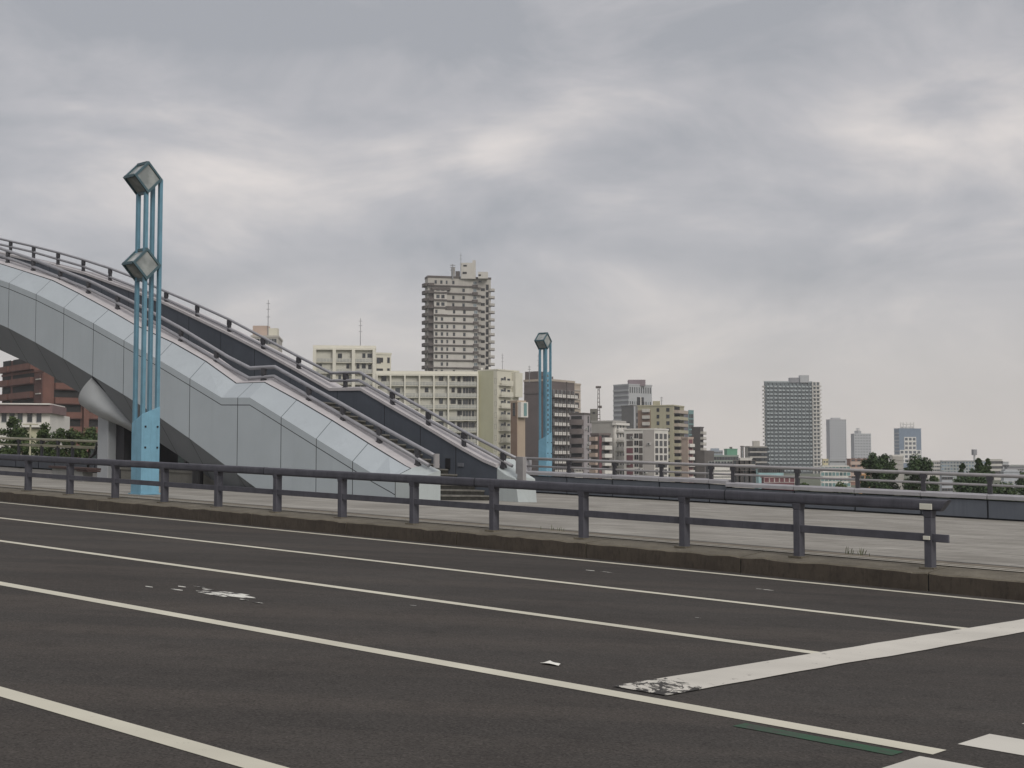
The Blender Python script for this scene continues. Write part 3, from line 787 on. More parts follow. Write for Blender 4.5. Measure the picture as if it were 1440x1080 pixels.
    def done(s):
        O = wloc(s.T)
        for name, items in s.reg.items():
            mains, rest = items[:100], items[100:]
            for (kind, side, a, z, w, h, mats, o, dep) in mains:
                me, _ = wmesh(kind, w, h, mats, dep)
                ob = bpy.data.objects.new(name, me); col.objects.link(ob); ob.parent = s.T
                ob.location = s.pt(side, a, z, o) - O; ob.rotation_euler = (0, 0, s.face(side)[3])
            if rest:
                B = MB()
                for (kind, side, a, z, w, h, mats, o, dep) in rest:
                    _, mb = wmesh(kind, w, h, mats, dep); rz = Matrix.Rotation(s.face(side)[3], 3, 'Z'); pp = s.pt(side, a, z, o)
                    i = len(B.v); B.v += [rz @ q + pp for q in mb.v]; B.f += [tuple(i + x for x in f_) for f_ in mb.f]; B.m += mb.m
                tag(B.build(name, list(rest[0][6]), s.T, fix=False), kind='stuff')

ANT = mat('antenna_grey', (0.25, 0.25, 0.26), .6, .1)
ACW = mat('air_unit_white', (0.5, 0.5, 0.48), .6, .06)
BLACKW = mat('dark_opening', (0.025, 0.024, 0.024), .8, .2)
BROWND = mat('tower_balcony_brown', (0.105, 0.090, 0.083), .8, .12, 1)
TGREY = mat('tower_wall_grey', (0.42, 0.40, 0.365), .85, .10, .3, 0, .15)
TPALE = mat('tower_pale', (0.52, 0.50, 0.46), .85, .08, .3, 0, .12)
CREAM = mat('cream_render', (0.60, 0.58, 0.49), .85, .06, .3, 0, .08)
CREAMW = mat('cream_white', (0.64, 0.62, 0.54), .85, .05, .3, 0, .08)
RAILP = mat('balcony_rail_panel', (0.38, 0.385, 0.36), .8, .1, .5)
CREAMG = mat('recess_cream_grey', (0.53, 0.52, 0.46), .85, .10, .5, 0, .1)
OLIVEW = mat('olive_end_wall', (0.47, 0.46, 0.33), .85, .06, .25, 0, .12)
WHITEW = mat('white_render', (0.66, 0.64, 0.60), .85, .06, .3, 0, .10)
GREYW = mat('grey_render', (0.36, 0.345, 0.32), .85, .08, .3, 0, .15)
TAN = mat('tan_tile', (0.42, 0.36, 0.30), .85, .06, .3, 0, .1)
KHAKI = mat('khaki_render', (0.40, 0.375, 0.27), .85, .06, .3, 0, .12)
BROWN = mat('dark_brown_tile', (0.125, 0.102, 0.098), .7, .10, .3, 0, .12)
BROWN2 = mat('brown_balcony', (0.15, 0.125, 0.118), .75, .10, .5)
LILAC = mat('lilac_grey_render', (0.36, 0.33, 0.34), .85, .07, .3, 0, .12)
BRICK = mat('red_brick', (0.155, 0.077, 0.061), .85, .16, .5, 0, .15)
BRICKD = mat('dark_red_brick', (0.105, 0.053, 0.046), .85, .14, .5, 0, .15)
MAUVE = mat('mauve_fascia', (0.19, 0.125, 0.125), .8, .10, 1)
GLG = glass('tower_glass_green', (0.10, 0.14, 0.145), .15, .35)
STEELG = mat('tower_grid_grey', (0.33, 0.37, 0.375), .6, .08, .5)
STEELD = mat('tower_spandrel', (0.095, 0.118, 0.125), .5, .1, .5)
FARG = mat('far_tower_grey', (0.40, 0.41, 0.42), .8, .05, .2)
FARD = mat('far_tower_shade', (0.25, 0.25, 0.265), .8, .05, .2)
OFFB = mat('office_blue_glass', (0.15, 0.20, 0.27), .3, .12, .5)
TEAL = mat('teal_panel', (0.15, 0.26, 0.26), .6, .1, .5)
PEACH = mat('peach_render', (0.40, 0.32, 0.245), .85, .05, .3, 0, .1)
PEACHD = mat('brown_render', (0.24, 0.165, 0.125), .85, .08, .3, 0, .1)
PINKB = mat('pink_beige', (0.46, 0.36, 0.30), .85, .08, .3)
MAUVER = mat('mauve_plant_room', (0.22, 0.175, 0.19), .8, .08, .5)
RED = mat('maroon_render', (0.16, 0.065, 0.075), .8, .1, .4)
wF = (FRAME, WIN); wB = (mat('frame_brown', (0.14, .12, .11), .6), WIN); wW = (mat('frame_white', (0.6, .6, .58), .6), WINL); wO = (BLACKW, BLACKW)

# --- dark banded apartment tower
t = Building('apartment_tower', 'tall grey apartment tower with dark brown balcony bands and rooftop plant rooms', 'tower', 597, 601, 690, 389, 515, 14, TGREY, parapet=.8, roofm=BROWND)
dz = 10.63 * t.k; zt = t.z1
A = lambda px: t.a('R', px)
for i in range(16):
    z = zt - 3.3 - i * dz
    lo = i >= 4
    off = 1.6 if lo else 0.0
    t.put('balcony', 'R', A(609), z, A(664) - A(609), .48, (BROWND, BROWND), off, .55, name='balcony_band')
    t.put('balcony', 'R', A(601), z, A(609) - A(601), 1.1, (BROWND, BROWND), 0, 1.3, name='balcony')
    t.put('round', 'L', .1, z, t.wL - .2, 1.15, (BROWND, BROWND), 0, 1.7, name='end_balcony')
    t.put('balcony', 'R', A(664), z - .1, A(671) - A(664), 1.1, (BROWND, BROWND), off, .9, name='corner_balcony')
    t.put('window', 'R', A(665), z + 1.1, A(670) - A(665), 1.3, wW, off)
    t.put('balcony', 'R', A(671), z - .5, A(676) - A(671), .5, (BROWND, BROWND), .3, .5, name='balcony_band')
    t.put('opening', 'R', A(676), z - 1.3, A(681.5) - A(676), 1.1, wO, .05, name='window')
    t.put('opening', 'R', A(683), z - .9, A(687) - A(683), 2.2, wO, .05, name='loggia')
    t.put('round', 'R', A(686), z - 1.4, A(696) - A(686), 1.1, (BROWND, TGREY), -1.2, 2.0, name='end_balcony')
    for q, w in ((612, .9), (620, .9), (627.5, .7), (637, .9), (651.5, 1.0)):
        if (i > 0 or q < 640) and random.random() < .8 and (lo or q > 630 or i < 1): t.put('window', 'R', A(q) - w / 2, z + 1.0, w, 1.35, wB, off)
t.slab('lower_bay', 'R', A(608.5), A(665), GZ, zt - 3.3 - 3 * dz - .5, 0, 1.6, TPALE)
t.slab('bay_roof', 'R', A(625), A(666), zt - 3.3 - 3 * dz - .5, zt - 3.3 - 3 * dz + .9, 0, 1.9, BROWND)
t.slab('upper_bay', 'R', A(609), A(627), zt - 3.3 - 4 * dz, zt - 3.3 - .2 * dz, 0, 1.4, TPALE)
for i in range(4): t.put('balcony', 'R', A(609), zt - 3.3 - (i + 1) * dz, A(627) - A(609), .6, (BROWND, BROWND), 1.4, .5, name='balcony_band'); t.put('window', 'R', A(612), zt - 2.3 - (i + 1) * dz, 1.3, 1.35, wB, 1.4); t.put('window', 'R', A(619), zt - 2.3 - (i + 1) * dz, 1.3, 1.35, wB, 1.4)
t.slab('bay_roof', 'R', A(605), A(632), zt - 3.3 - .55 * dz, zt - 3.3 - .2 * dz, 0, 1.7, BROWND)
t.slab('dark_recess', 'R', A(601.5), A(608.5), GZ, zt - 4 - .6 * dz, 0, .06, BROWND)
t.rooftop(647, 664, 388, 368, TPALE, 2, win=[(651, 656, 373.5, 371), (650, 656, 384, 381)])
t.rooftop(664, 668.5, 388, 364.5, TPALE, 3, name='stair_tower')
t.rooftop(672, 686, 398, 381, TPALE, 1.5, win=[(672.5, 676, 387, 384.5), (672.5, 677, 396, 393.5)])
t.rooftop(634, 639, 388, 374, GREYW, 4, name='lift_housing'); t.rooftop(640, 646, 388, 380, BROWND, 4, name='cooling_unit')
t.mast(647.5, 354, .10); t.mast(636, 370, .2)
t.done()

# --- white gridded block with deep loggias
def gridded(name, label, pl, pc, pr, py, Y, yaw, cols, y0, pitch, nfl, wallm, gridm, recm, side='R', cross=None, colw=.5, rail=True):
    t = Building(name, label, 'apartment block', pl, pc, pr, py, Y, yaw, recm, parapet=.7, roofm=gridm)
    A = lambda px: t.a('R', px)
    t.slab('top_beam', 'R', 0, t.wR, t.z1 - .5, t.z1, 0, 1.0, gridm)
    for q in cols: t.slab('column', 'R', A(q) - colw / 2, A(q) + colw / 2, GZ, t.z1 - .5, 0, 1.15, gridm)
    for i in range(nfl):
        z = hz(y0 + pitch * i, Y)
        t.put('railed' if rail else 'balcony', 'R', 0, z - .35, t.wR, 1.15, (gridm, gridm, RAILP), 0, .85, name='balcony')
        for q0, q1 in zip(cols, cols[1:]):
            a0, a1 = A(q0) + .4, A(q1) - .4; n = max(1, int((a1 - a0) / 1.5))
            for j in range(n):
                if random.random() < .72:
                    w = random.choice((.8, .9, 1.1, 1.3)); h = random.choice((1.2, 1.3, 2.0))
                    t.put('window', 'R', a0 + (a1 - a0) * (j + .5) / n - w / 2, z + (1.0 if h < 1.5 else .1), w, h, random.choice((wF, wB, wB)), 0)
        q = cols[len(cols) // 2]
    return t
t = gridded('white_apartment_block', 'white apartment block of wide loggias showing above the stair railing', 440, 440, 527.5, 489, 345, 6, [441.7, 469.5, 496.5, 525.7], 508, 15.3, 13, CREAMW, CREAMW, CREAMG, colw=.85)
t.mast(506, 447, .09); t.done()
t = Building('white_annex', 'narrow cream white annex with small windows beside the loggia block', 'apartment block', 520, 528, 549.5, 498, 352, 24, CREAM)
A = lambda px: t.a('R', px)
for i in range(14):
    z = hz(511 + 15.5 * i, 352)
    t.put('window', 'R', A(529), z, 1.2, 1.6, wB); t.put('window', 'R', A(533), z + .3, 1.0, 1.3, wB); t.put('window', 'R', A(544), z + .2, .7, 1.5, wB)
t.done()
t = Building('beige_apartment_block', 'beige block with a rooftop room and thin antenna, glimpsed through the upper stair railing', 'apartment block', 352, 352, 390, 474, 330, 5, TGREY)
t.rooftop(354, 375.5, 474, 457.5, PINKB, 2); t.rooftop(376, 389, 474, 461, CREAM, 2, name='stair_tower'); t.mast(375.5, 421, .09)
for i in range(10):
    for q in (356, 364, 372, 380): t.put('window', 'R', t.a('R', q), hz(484 + 16 * i, 330), 1.4, 1.5, wF)
t.done()

# --- long cream slab with olive end wall
t = gridded('cream_slab_block', 'long cream slab block of railed balconies with a plain olive end wall', 528, 528, 672.5, 525.5, 326, 4, [530, 549, 569.2, 589.7, 610, 630.3, 671.5], 541, 16.25, 12, CREAM, CREAMW, CREAMG, colw=.38)
A = lambda px: t.a('R', px)
for i in range(12):
    z = hz(541 + 16.25 * i, 326)
    for q in (652.5, 656.5, 660.5, 665):
        t.put('window', 'R', A(q) - .3, z + .15, .62, 2.0, wB)
    t.put('opening', 'R', A(643), z - .1, A(647.5) - A(643), 2.3, wO, .03, name='doorway')
t.done()
t = Building('olive_end_block', 'blank olive stairwell slab with balconies on its cream return wall', 'apartment block', 672.5, 699.5, 729.5, 520.5, 324, 52, CREAM, parapet=.3)
A = lambda px: t.a('R', px)
t.slab('end_wall', 'L', 0, t.wL * .80, GZ, t.z1 - .02, 0, .12, OLIVEW); t.slab('end_wall', 'L', t.wL * .80, t.wL - .02, GZ, t.z1 - .02, 0, .08, CREAM)
t.slab('bay', 'R', A(719.5), t.wR, hz(557, 324), t.z1 - .3, 0, 1.2, CREAM)
for i in range(11):
    z = hz(541 + 16.05 * i + 1, 324)
    t.put('railed', 'R', A(701), z, A(717.5) - A(701), 1.3, (CREAMW, CREAMW, CREAM), 0, 1.0, name='balcony')
    t.put('window', 'R', A(704), z + 1.1, 1.2, .8, wF); t.put('window', 'R', A(708.5), z + .6, .7, 1.6, wB); t.put('window', 'R', A(713), z + 1.1, 1.2, .8, wF)
    t.put('window', 'L', t.wL - .9, z + .5, .7, 1.2, wB)
for q in (676, 682, 687): t.rooftop(q, q + 3, 520, 516 + (q % 3), BLACKW if q == 682 else WHITEW, 2.5, name='rooftop_vent')
t.mast(706.5, 497, .06, None, 5)
t.done()
t = Building('peach_block', 'narrow peach and brown block with a white bay window, squeezed beside the dark brown block', 'apartment block', 718.5, 727.5, 738.5, 566, 318, 40, PEACH)
t.slab('brown_side', 'L', 0, t.wL, GZ, t.z1, 0, .1, PEACHD)
A = lambda px: t.a('R', px)
t.slab('bay_window', 'R', A(728), A(738), hz(587, 318), hz(565.5, 318), 0, 1.2, WHITEW); t.slab('bay_pane', 'R', A(732), A(736), hz(585, 318), hz(567, 318), 1.2, 1.3, TEAL)
for z in (572, 580): t.put('window', 'L', t.wL * .35, hz(z + 5, 318), .9, 1.8, wB, .1)
t.done()
# --- dark brown block, blank gable and long balcony face
t = Building('dark_brown_block', 'dark brown apartment block with a blank gable and a receding face of railed balconies', 'apartment block', 737, 772, 808, 535.5, 392, 55, BROWN, parapet=.6, roofm=TAN)
A = lambda px: t.a('R', px)
t.slab('upper_gable', 'L', 0, t.wL * .52, t.z1 - .2, hz(521, 392), -6, -.5, BROWN); t.slab('gable_step', 'L', t.wL * .50, t.wL * .80, t.z1 - .2, hz(528, 392), -5, -.6, BROWN)
t.slab('return_wall', 'R', .3, t.wR, GZ, t.z1 - 2.2, 0, .06, BROWN2); t.slab('string_course', 'L', 0, t.wL, hz(553, 392), hz(551.5, 392), 0, .2, BROWND)
nb = 6
for i in range(12):
    z = hz(557.5 + 13.35 * i, 392)
    for j in range(nb):
        a0 = A(774.5) + (t.wR - A(774.5)) * j / nb; w = (t.wR - A(774.5)) / nb
        t.put('railed', 'R', a0 + .1, z - .4, w - .2, 1.25, (BROWND, BROWND, WHITEW), 0, 1.3, name='balcony')
        t.put('window', 'R', a0 + w * .12, z, w * .3, 2.1, wB, .07); t.put('window', 'R', a0 + w * .55, z + .1, w * .32, 2.0, wF, .07)
    t.put('opening', 'L', t.wL * .84, z - .2, t.wL * .11, 1.9, (BLACKW, BROWND), .05, name='dark_infill')
t.slab('drain_pipe', 'R', A(791), A(791.7), GZ, t.z1, 1.3, 1.6, BROWND)
for q in (757.5, 744.5): t.mast(q, 497 if q > 750 else 514, .09)
t.done()
t = Building('tan_tiled_block', 'tan tiled block with horizontal bands rising behind the balcony face', 'apartment block', 799, 806, 816.5, 541, 430, 50, TAN)
for i in range(9):
    t.slab('band', 'R', 0, t.wR, hz(549 + 13 * i, 430), hz(548 + 13 * i, 430), 0, .3, TPALE)
    t.put('window', 'R', t.wR * .25, hz(560 + 13 * i, 430), t.wR * .5, 1.7, wB)
t.done()
t = Building('round_balcony_block', 'brown grey block with stacked rounded balconies', 'apartment block', 801, 821.5, 832, 583, 372, 62, LILAC, parapet=.5, roofm=BROWND)
for i in range(9):
    z = hz(596 + 13.2 * i, 372)
    t.put('round', 'L', .2, z - .3, t.wL - .4, 1.5, (BROWN2, BROWN2), 0, 1.6, name='balcony')
    t.put('opening', 'L', .5, z + 1.2, t.wL - 1.2, 1.0, wO, .05, name='loggia')
    t.put('window', 'R', t.wR * .45, z + .3, .9, 1.9, wB); t.put('window', 'R', t.wR * .8, z + .5, .6, 1.2, wF)
t.clutter('R', 7, -4, hz(590, 372), .05, 3)
t.done()
t = Building('grey_mast_block', 'grey block with a rooftop cabin and a tall lattice mast', 'apartment block', 832, 862, 879.5, 594, 345, 58, GREYW, parapet=.5)
A = lambda px: t.a('R', px)
t.slab('white_front', 'R', A(863), t.wR, GZ, t.z1 - .1, 0, .3, WHITEW); t.slab('eave', 'R', A(861), t.wR + .3, t.z1 - .7, t.z1 - .1, 0, 1.1, WHITEW)
for i in range(7):
    z = hz(608 + 13.1 * i, 345)
    t.put('railed', 'R', A(864.5), z, A(876) - A(864.5), 1.2, (WHITEW, WHITEW, WHITEW), .3, .8, name='balcony')
    for q in (866, 870, 874): t.put('window', 'R', A(q), z + 1.0, .8, 1.1, wF, .3)
t.rooftop(830.5, 840, 594, 575, OLIVE, 6, win=[(833.5, 837, 582, 579.5)])
b = MB(); mp = t.C + t.aL * 8; x0 = bx(842, mp.y); 
for dx, dy in ((-.35, -.35), (.35, -.35), (.35, .35), (-.35, .35)):
    b.tube([(x0 + dx, mp.y + dy, t.z1 - .2), (x0 + dx * .5, mp.y + dy * .5, hz(543, mp.y))], .07, 5)
for k in range(9):
    z = t.z1 + (hz(543, mp.y) - t.z1) * k / 9; q = .35 * (1 - .5 * k / 9); b.box(x0 - q, x0 + q, mp.y - q, mp.y + q, z, z + .14)
b.box(x0 - .75, x0 + .6, mp.y - .3, mp.y + .3, hz(546, mp.y), hz(543, mp.y)); b.box(x0 - .1, x0 + .8, mp.y - .3, mp.y + .3, hz(574, mp.y), hz(570.5, mp.y))
b.build('lattice_mast', BROWND, t.T)
t.done()
t = Building('red_recess_block', 'low dark block with pink and white balcony fronts below the mast block', 'apartment block', 831, 842, 858, 612, 330, 40, BROWN2)
A = lambda px: t.a('R', px)
t.slab('dark_recess', 'R', .1, t.wR * .42, GZ, t.z1 - .3, 0, .1, RED)
for i in range(6):
    z = hz(622 + 11.3 * i, 330)
    t.put('balcony', 'R', A(846), z, A(856) - A(846), 1.15, (BROWND, WHITEW), 0, 1.2, name='balcony'); t.put('balcony', 'L', .2, z + .2, t.wL * .8, 1.15, (BROWND, PINKB), 0, .8, name='balcony')
    t.put('opening', 'R', A(846), z + 1.3, A(856) - A(846), .9, wO, .03, name='loggia'); t.put('window', 'R', t.wR * .2, z + .6, .8, 1.3, wB, .12)
t.done()
# --- grey office tower and neighbours
t = Building('grey_office_tower', 'grey banded office tower with a mauve rooftop plant room', 'tower', 863, 884.5, 917, 541.5, 620, 38, FARG, parapet=.6)
A = lambda px: t.a('R', px)
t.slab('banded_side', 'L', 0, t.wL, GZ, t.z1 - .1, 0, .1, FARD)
for i in range(14):
    z = hz(550 + 7.0 * i, 620)
    t.slab('band', 'L', 0, t.wL, z, z + .9, .1, .35, FARG)
for i in range(13):
    z = hz(555 + 9.2 * i, 620) if i else hz(552.5, 620)
    for j in range(10):
        a0 = t.wR * (.03 + .097 * j)
        if i == 0: t.put('window', 'R', a0, z, .75, 2.9, wF)
        else: t.put('window', 'R', a0, z - 1.5, .8, 1.6, wF if (i + j) % 3 else wW)
t.slab('dark_panel', 'R', A(896), A(905), hz(570, 620), hz(558, 620), 0, .3, BLACKW); t.slab('panel_cross', 'R', A(899.8), A(901), hz(570, 620), hz(558, 620), .3, .5, WHITEW)
t.rooftop(884.5, 908, 541, 534, MAUVER, 3); t.done()
t = Building('dark_grey_block', 'plain dark grey block with a pale corner strip in front of the office tower', 'apartment block', 874, 891, 903, 571.5, 470, 30, mat('slate_render', (0.19, 0.185, 0.18), .85, .08, .3))
t.slab('corner_strip', 'R', 0, t.wR * .16, GZ, t.z1, 0, .3, FARG)
for i in range(6): t.put('window', 'R', t.wR * .3, hz(586 + 9 * i, 470), 1.0, 1.4, wB); t.put('window', 'L', t.wL * .45, hz(596 + 14 * i, 470), 1.8, .8, wB)
t.done()
t = Building('khaki_block', 'khaki apartment block with tiny windows and balconies down its right corner', 'apartment block', 897, 947, 962, 571, 415, 66, KHAKI, parapet=.4)
A = lambda px: t.a('R', px); AL = lambda px: t.a('L', px)
t.slab('side_bay', 'L', 0, AL(915), GZ, t.z1 - 1.2, 0, .1, PEACHD)
for i in range(13):
    z = hz(579 + 9.35 * i, 415)
    if i < 8: t.put('balcony', 'L', AL(904), z - .2, AL(914) - AL(904), 1.2, (BROWND, TPALE), .1, .6, name='balcony')
    t.put('window', 'L', AL(923.5), z, .9, 1.2, wB); t.put('window', 'L', AL(937), z, 1.1, 1.2, wB)
    t.put('balcony', 'R', t.wR * .05, z - .6, t.wR * .92, 1.15, (BROWND, KHAKI if i % 2 else TAN), 0, 1.5, name='balcony')
    t.put('opening', 'R', t.wR * .08, z + .6, t.wR * .5, 1.4, wO, .04, name='loggia')
t.rooftop(919, 928.5, 571, 564, KHAKI, 3); t.mast(930.5, 558, .09); t.done()
t = Building('white_block', 'white apartment block with dark square windows in front of the khaki block', 'apartment block', 877.5, 920, 939.5, 604.5, 335, 58, WHITEW, parapet=.4)
A = lambda px: t.a('R', px); AL = lambda px: t.a('L', px)
t.slab('plain_panel', 'L', AL(905), t.wL, GZ, t.z1 - .05, 0, .12, mat('pinkish_grey_render', (0.44, 0.41, 0.385), .85, .05, .3))
for i in range(8):
    z = hz(616 + 10.1 * i, 335)
    for j in range(3): t.put('window', 'R', t.wR * (.06 + .31 * j), z - .2, t.wR * .2, 1.35, wB)
    t.put('opening', 'L', AL(881), z - .2, AL(890) - AL(881), 1.35, (BLACKW, RED if i > 1 else BROWND), .05, name='loggia'); t.put('opening', 'L', AL(898.5), z - .2, AL(903.5) - AL(898.5), 1.4, (BLACKW, BROWND), .05, name='loggia')
    t.put('window', 'L', AL(892), z, .5, 1.2, wB); t.put('window', 'L', AL(895), z, .5, 1.2, wB)
t.clutter('L', 8, -4, hz(612, 335), .1, 4)
t.done()
t = Building('purple_glass_block', 'slim mauve and teal glazed block behind the khaki block', 'office block', 960, 968, 975, 580, 560, 45, mat('mauve_panel', (0.24, 0.23, 0.27), .6, .06, .4))
t.slab('glazed_front', 'R', 0, t.wR, GZ, t.z1 + 1, 0, .2, TEAL)
for i in range(14):
    for j in range(3): t.put('window', 'R', t.wR * (.08 + .3 * j), hz(588 + 7.5 * i, 560), t.wR * .24, 1.7, wB, .2)
t.done()
t = Building('pink_balcony_block', 'narrow pinkish block with white balconies beside the dark brown slab', 'apartment block', 958, 967, 974.5, 617, 400, 40, PINKB)
for i in range(9):
    z = hz(628 + 9.2 * i, 400); t.put('balcony', 'R', .2, z - .3, t.wR * .9, 1.1, (BROWND, WHITEW), 0, .7, name='balcony'); t.put('opening', 'R', .4, z + .9, t.wR * .7, 1.2, (BLACKW, RED), .03, name='loggia')
t.done()
t = Building('charcoal_slab_block', 'charcoal brown slab with pale balconies on its right edge', 'apartment block', 973, 984.5, 989, 601.5, 430, 55, mat('charcoal_tile', (0.10, 0.092, 0.09), .75, .1, .4), parapet=.3)
for i in range(9): t.put('balcony', 'R', .1, hz(611 + 7.7 * i, 430), t.wR * .95, .95, (BROWND, TPALE), 0, 1.1, name='balcony')
t.slab('lower_wing', 'R', -3, t.wR + 1.5, GZ, hz(634, 430), 0, 3.0, mat('charcoal_tile_light', (0.125, 0.112, 0.105), .8, .12, .4)); t.done()

# --- low buildings in the middle distance
def low(name, label, cat, pl, pc, pr, py, Y, yaw, m, rows=0, cols_=0, pitch=6, win=wF, ww=1.2, wh=1.2, roofm=None, sides='R', y0=None, par=.3, band=None, base=None, tops=()):
    t = Building(name, label, cat, pl, pc, pr, py, Y, yaw, m, parapet=par, roofm=roofm, base=base)
    for sd in sides:
        W = t.wR if sd == 'R' else t.wL
        for i in range(rows):
            z = hz((y0 or py + pitch * .8) + pitch * i, Y)
            if band: t.slab('band', sd, 0, W, z - .3, z + .9, 0, .25, band)
            for j in range(cols_): t.put('window', sd, W * (j + .5) / cols_ - ww / 2, z + (1.0 if band else 0), ww, wh, win)
    for q in tops: t.rooftop(*q)
    t.done(); return t
BLUEG = mat('blue_grey_panel', (0.27, 0.31, 0.36), .7, .06, .2); TEALG = mat('teal_grey_render', (0.28, 0.33, 0.295), .8, .08, .2); GREENB = mat('green_cladding', (0.12, 0.30, 0.20), .6, .06, .3)
low('blue_grey_block', 'distant stepped blue grey block left of the green cube building', 'office block', 994, 997, 1016, 634, 900, 12, BLUEG, 3, 6, 5, wF, 1.6, 1.4, tops=[(1000, 1011, 634, 630.5, BLUEG, 4)])
low('teal_grey_block', 'low teal grey block in front of the distant blue grey one', 'office block', 1000, 1003, 1038, 641, 520, 10, TEALG, 4, 9, 7.5, wB, 1.3, 1.3, tops=[(1017, 1026, 641, 640, PINKB, 2)])
low('green_block', 'small bright green clad block with a dark rooftop knob', 'office block', 1018, 1022, 1036.5, 632, 560, 12, GREENB, 2, 2, 14, wB, 1.6, 1.4, y0=650, tops=[(1026.5, 1029.5, 632, 628.5, BROWND, 2)])
low('striped_chimney_block', 'slim vertical striped tower beside the low white block', 'tower', 1041, 1041.5, 1045.5, 628, 600, 10, BROWND, 12, 1, 5.5, wW, .5, 1.4)
low('low_white_block', 'low windowless white block right of the green one', 'warehouse', 1038, 1040.5, 1057, 645, 450, 8, WHITEW, 1, 3, 26, wB, 1.2, 2, y0=668)
t = low('brown_grey_flats', 'brown grey flats with dark strip windows beside the tall green glass tower', 'apartment block', 1047, 1054, 1078, 628.5, 480, 20, GREYW, 6, 4, 7.2, (BLACKW, WIN), 3.2, 1.2, sides='R', tops=[(1059, 1068, 628, 620, TGREY, 3)])
low('turquoise_roof_hall', 'low hall with a light turquoise roof at the foot of the glass tower', 'hall', 1058, 1066, 1101, 659, 300, 10, mat('turquoise_metal', (0.30, 0.46, 0.48), .5, .12, .8), 1, 12, 7, wB, .9, .9)
low('maroon_shed', 'low maroon shed with a pale post, seen under the parapet rail', 'shed', 1070, 1074, 1116, 672, 240, 8, RED, 1, 6, 8, (WHITEW, RED), 1.1, 1.2, roofm=mat('shed_roof_pink', (0.34, .22, .22), .7))
low('dark_low_flats', 'dark low flats with two white balcony strips near the double parapet posts', 'apartment block', 992, 996, 1030, 653, 330, 10, mat('slate_dark', (0.12, 0.12, 0.13), .8, .1, .4), 4, 4, 8.5, wF, 1.5, 1, band=WHITEW, sides='R')
low('white_flats', 'pale flats with dark doorways under the parapet rail left of the hall', 'apartment block', 1028, 1032, 1060, 655, 260, 8, TPALE, 2, 4, 14, wB, 1.6, 2.6)
low('white_kiosk', 'small bright white kiosk with a row of dark windows beyond the parapet', 'kiosk', 807.5, 809, 819.5, 660, 250, 8, WHITEW, 1, 5, 4, wB, .18, .5, par=.1)

# --- tall green glass tower
t = Building('green_glass_tower', 'tall green grey gridded glass apartment tower standing alone', 'tower', 1075, 1077, 1143, 537.5, 1020, 7, STEELD, parapet=1.0, roofm=STEELG)
dz = 5.38 * t.k; W = t.wR
cols_ = [0.0, .07, .16, .25, .335, .42, .50, .585, .67, .75, .83, .91, 1.0]
for c in cols_: t.slab('column', 'R', W * c - .35, W * c + .35, GZ, t.z1 - .5, 0, 1.2, STEELD)
for i in range(27):
    z = t.z1 - 3.6 - dz * i
    t.slab('floor_band', 'R', 0, W, z - .45, z + .55, 0, .9, STEELD)
    t.put('balcony', 'L', .5, z - .3, 3.2, 1.2, (TPALE, TPALE), 0, 1.6, name='end_balcony')
    for j in range(12):
        a0, a1 = W * cols_[j], W * cols_[j + 1]
        wd = (a1 - a0) * (.62 if j % 3 else .74)
        t.put('balcony', 'R', a0 + .6, z - .4, wd, 1.35, (STEELD, STEELG), .1, 1.5, name='balcony')
        t.put('window', 'R', a0 + .8, z + .75, a1 - a0 - 1.6, 1.35, (STEELG, GLG))
t.rooftop(1111.5, 1124, 537, 531, FARD, 6); t.rooftop(1126, 1138.5, 537, 527.5, FARG, 5)
t.done()
t2 = Building('corner_stair_tower', 'pale open gridded stair wing on the right side of the green glass tower', 'tower', 1142.5, 1143, 1152.5, 537.5, 1023, 6, STEELD, parapet=.4, depth=9, roofm=WHITEW)
for c in (0, .5, 1.0): t2.slab('column', 'R', t2.wR * c - .4, t2.wR * c + .4, GZ, t2.z1, 0, 1.2, TPALE)
for i in range(27): t2.put('balcony', 'R', 0, t2.z1 - 3.6 - dz * i, t2.wR + 1.4, 1.0, (TPALE, TPALE), 0, 1.5, name='landing')
t2.done()
# --- far towers
t = low('far_grey_tower', 'far hazy slender grey tower right of the green glass one', 'tower', 1162, 1167, 1190, 590, 1750, 14, FARG, 24, 7, 3.6, (FARG, mat('far_window_grey', (0.13, 0.14, 0.155), .4)), 1.9, 1.9, roofm=mat('far_roof_pink', (0.32, 0.27, 0.28), .8))
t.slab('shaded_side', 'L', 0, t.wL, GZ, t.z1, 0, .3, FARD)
t.rooftop(1170, 1182, 590, 587.5, FARG, 5, name='roof_cabin')
t = low('far_low_tower', 'far hazy square grey tower with a small roof spire', 'tower', 1196.5, 1201, 1224.5, 610, 1750, 14, FARG, 13, 6, 3.9, (FARG, mat('far_window_grey', (0.13, 0.14, 0.155), .4)), 2.6, 1.7)
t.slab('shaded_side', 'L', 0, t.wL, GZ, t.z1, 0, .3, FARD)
t.rooftop(1203, 1211, 610, 606, FARG, 4); t.mast(1206, 602, .5)
t = Building('blue_office_tower', 'blue and white chequered office tower with an open rooftop frame', 'tower', 1257, 1264, 1295, 603, 1200, 20, OFFB, parapet=.4)
A = lambda px: t.a('R', px)
for i in range(6):
    z0 = hz(614.5 + 6.1 * i, 1200)
    q0, q1 = (1271, 1287.5) if i < 3 else (1264.5, 1294)
    t.slab('white_grid', 'R', A(q0), A(q1), z0 - 3.9, z0, 0, .5, WHITEW)
    n = 3 if i < 3 else 5
    for j in range(n): t.put('window', 'R', A(q0) + (A(q1) - A(q0)) * (j + .15) / n, z0 - 3.1, (A(q1) - A(q0)) / n * .66, 2.3, (OFFB, WIN), .5)
for i in range(10): t.slab('band', 'L', 0, t.wL, hz(610 + 5 * i, 1200), hz(608.6 + 5 * i, 1200), 0, .3, FARG)
Y = t.C.y + 8
b = MB()
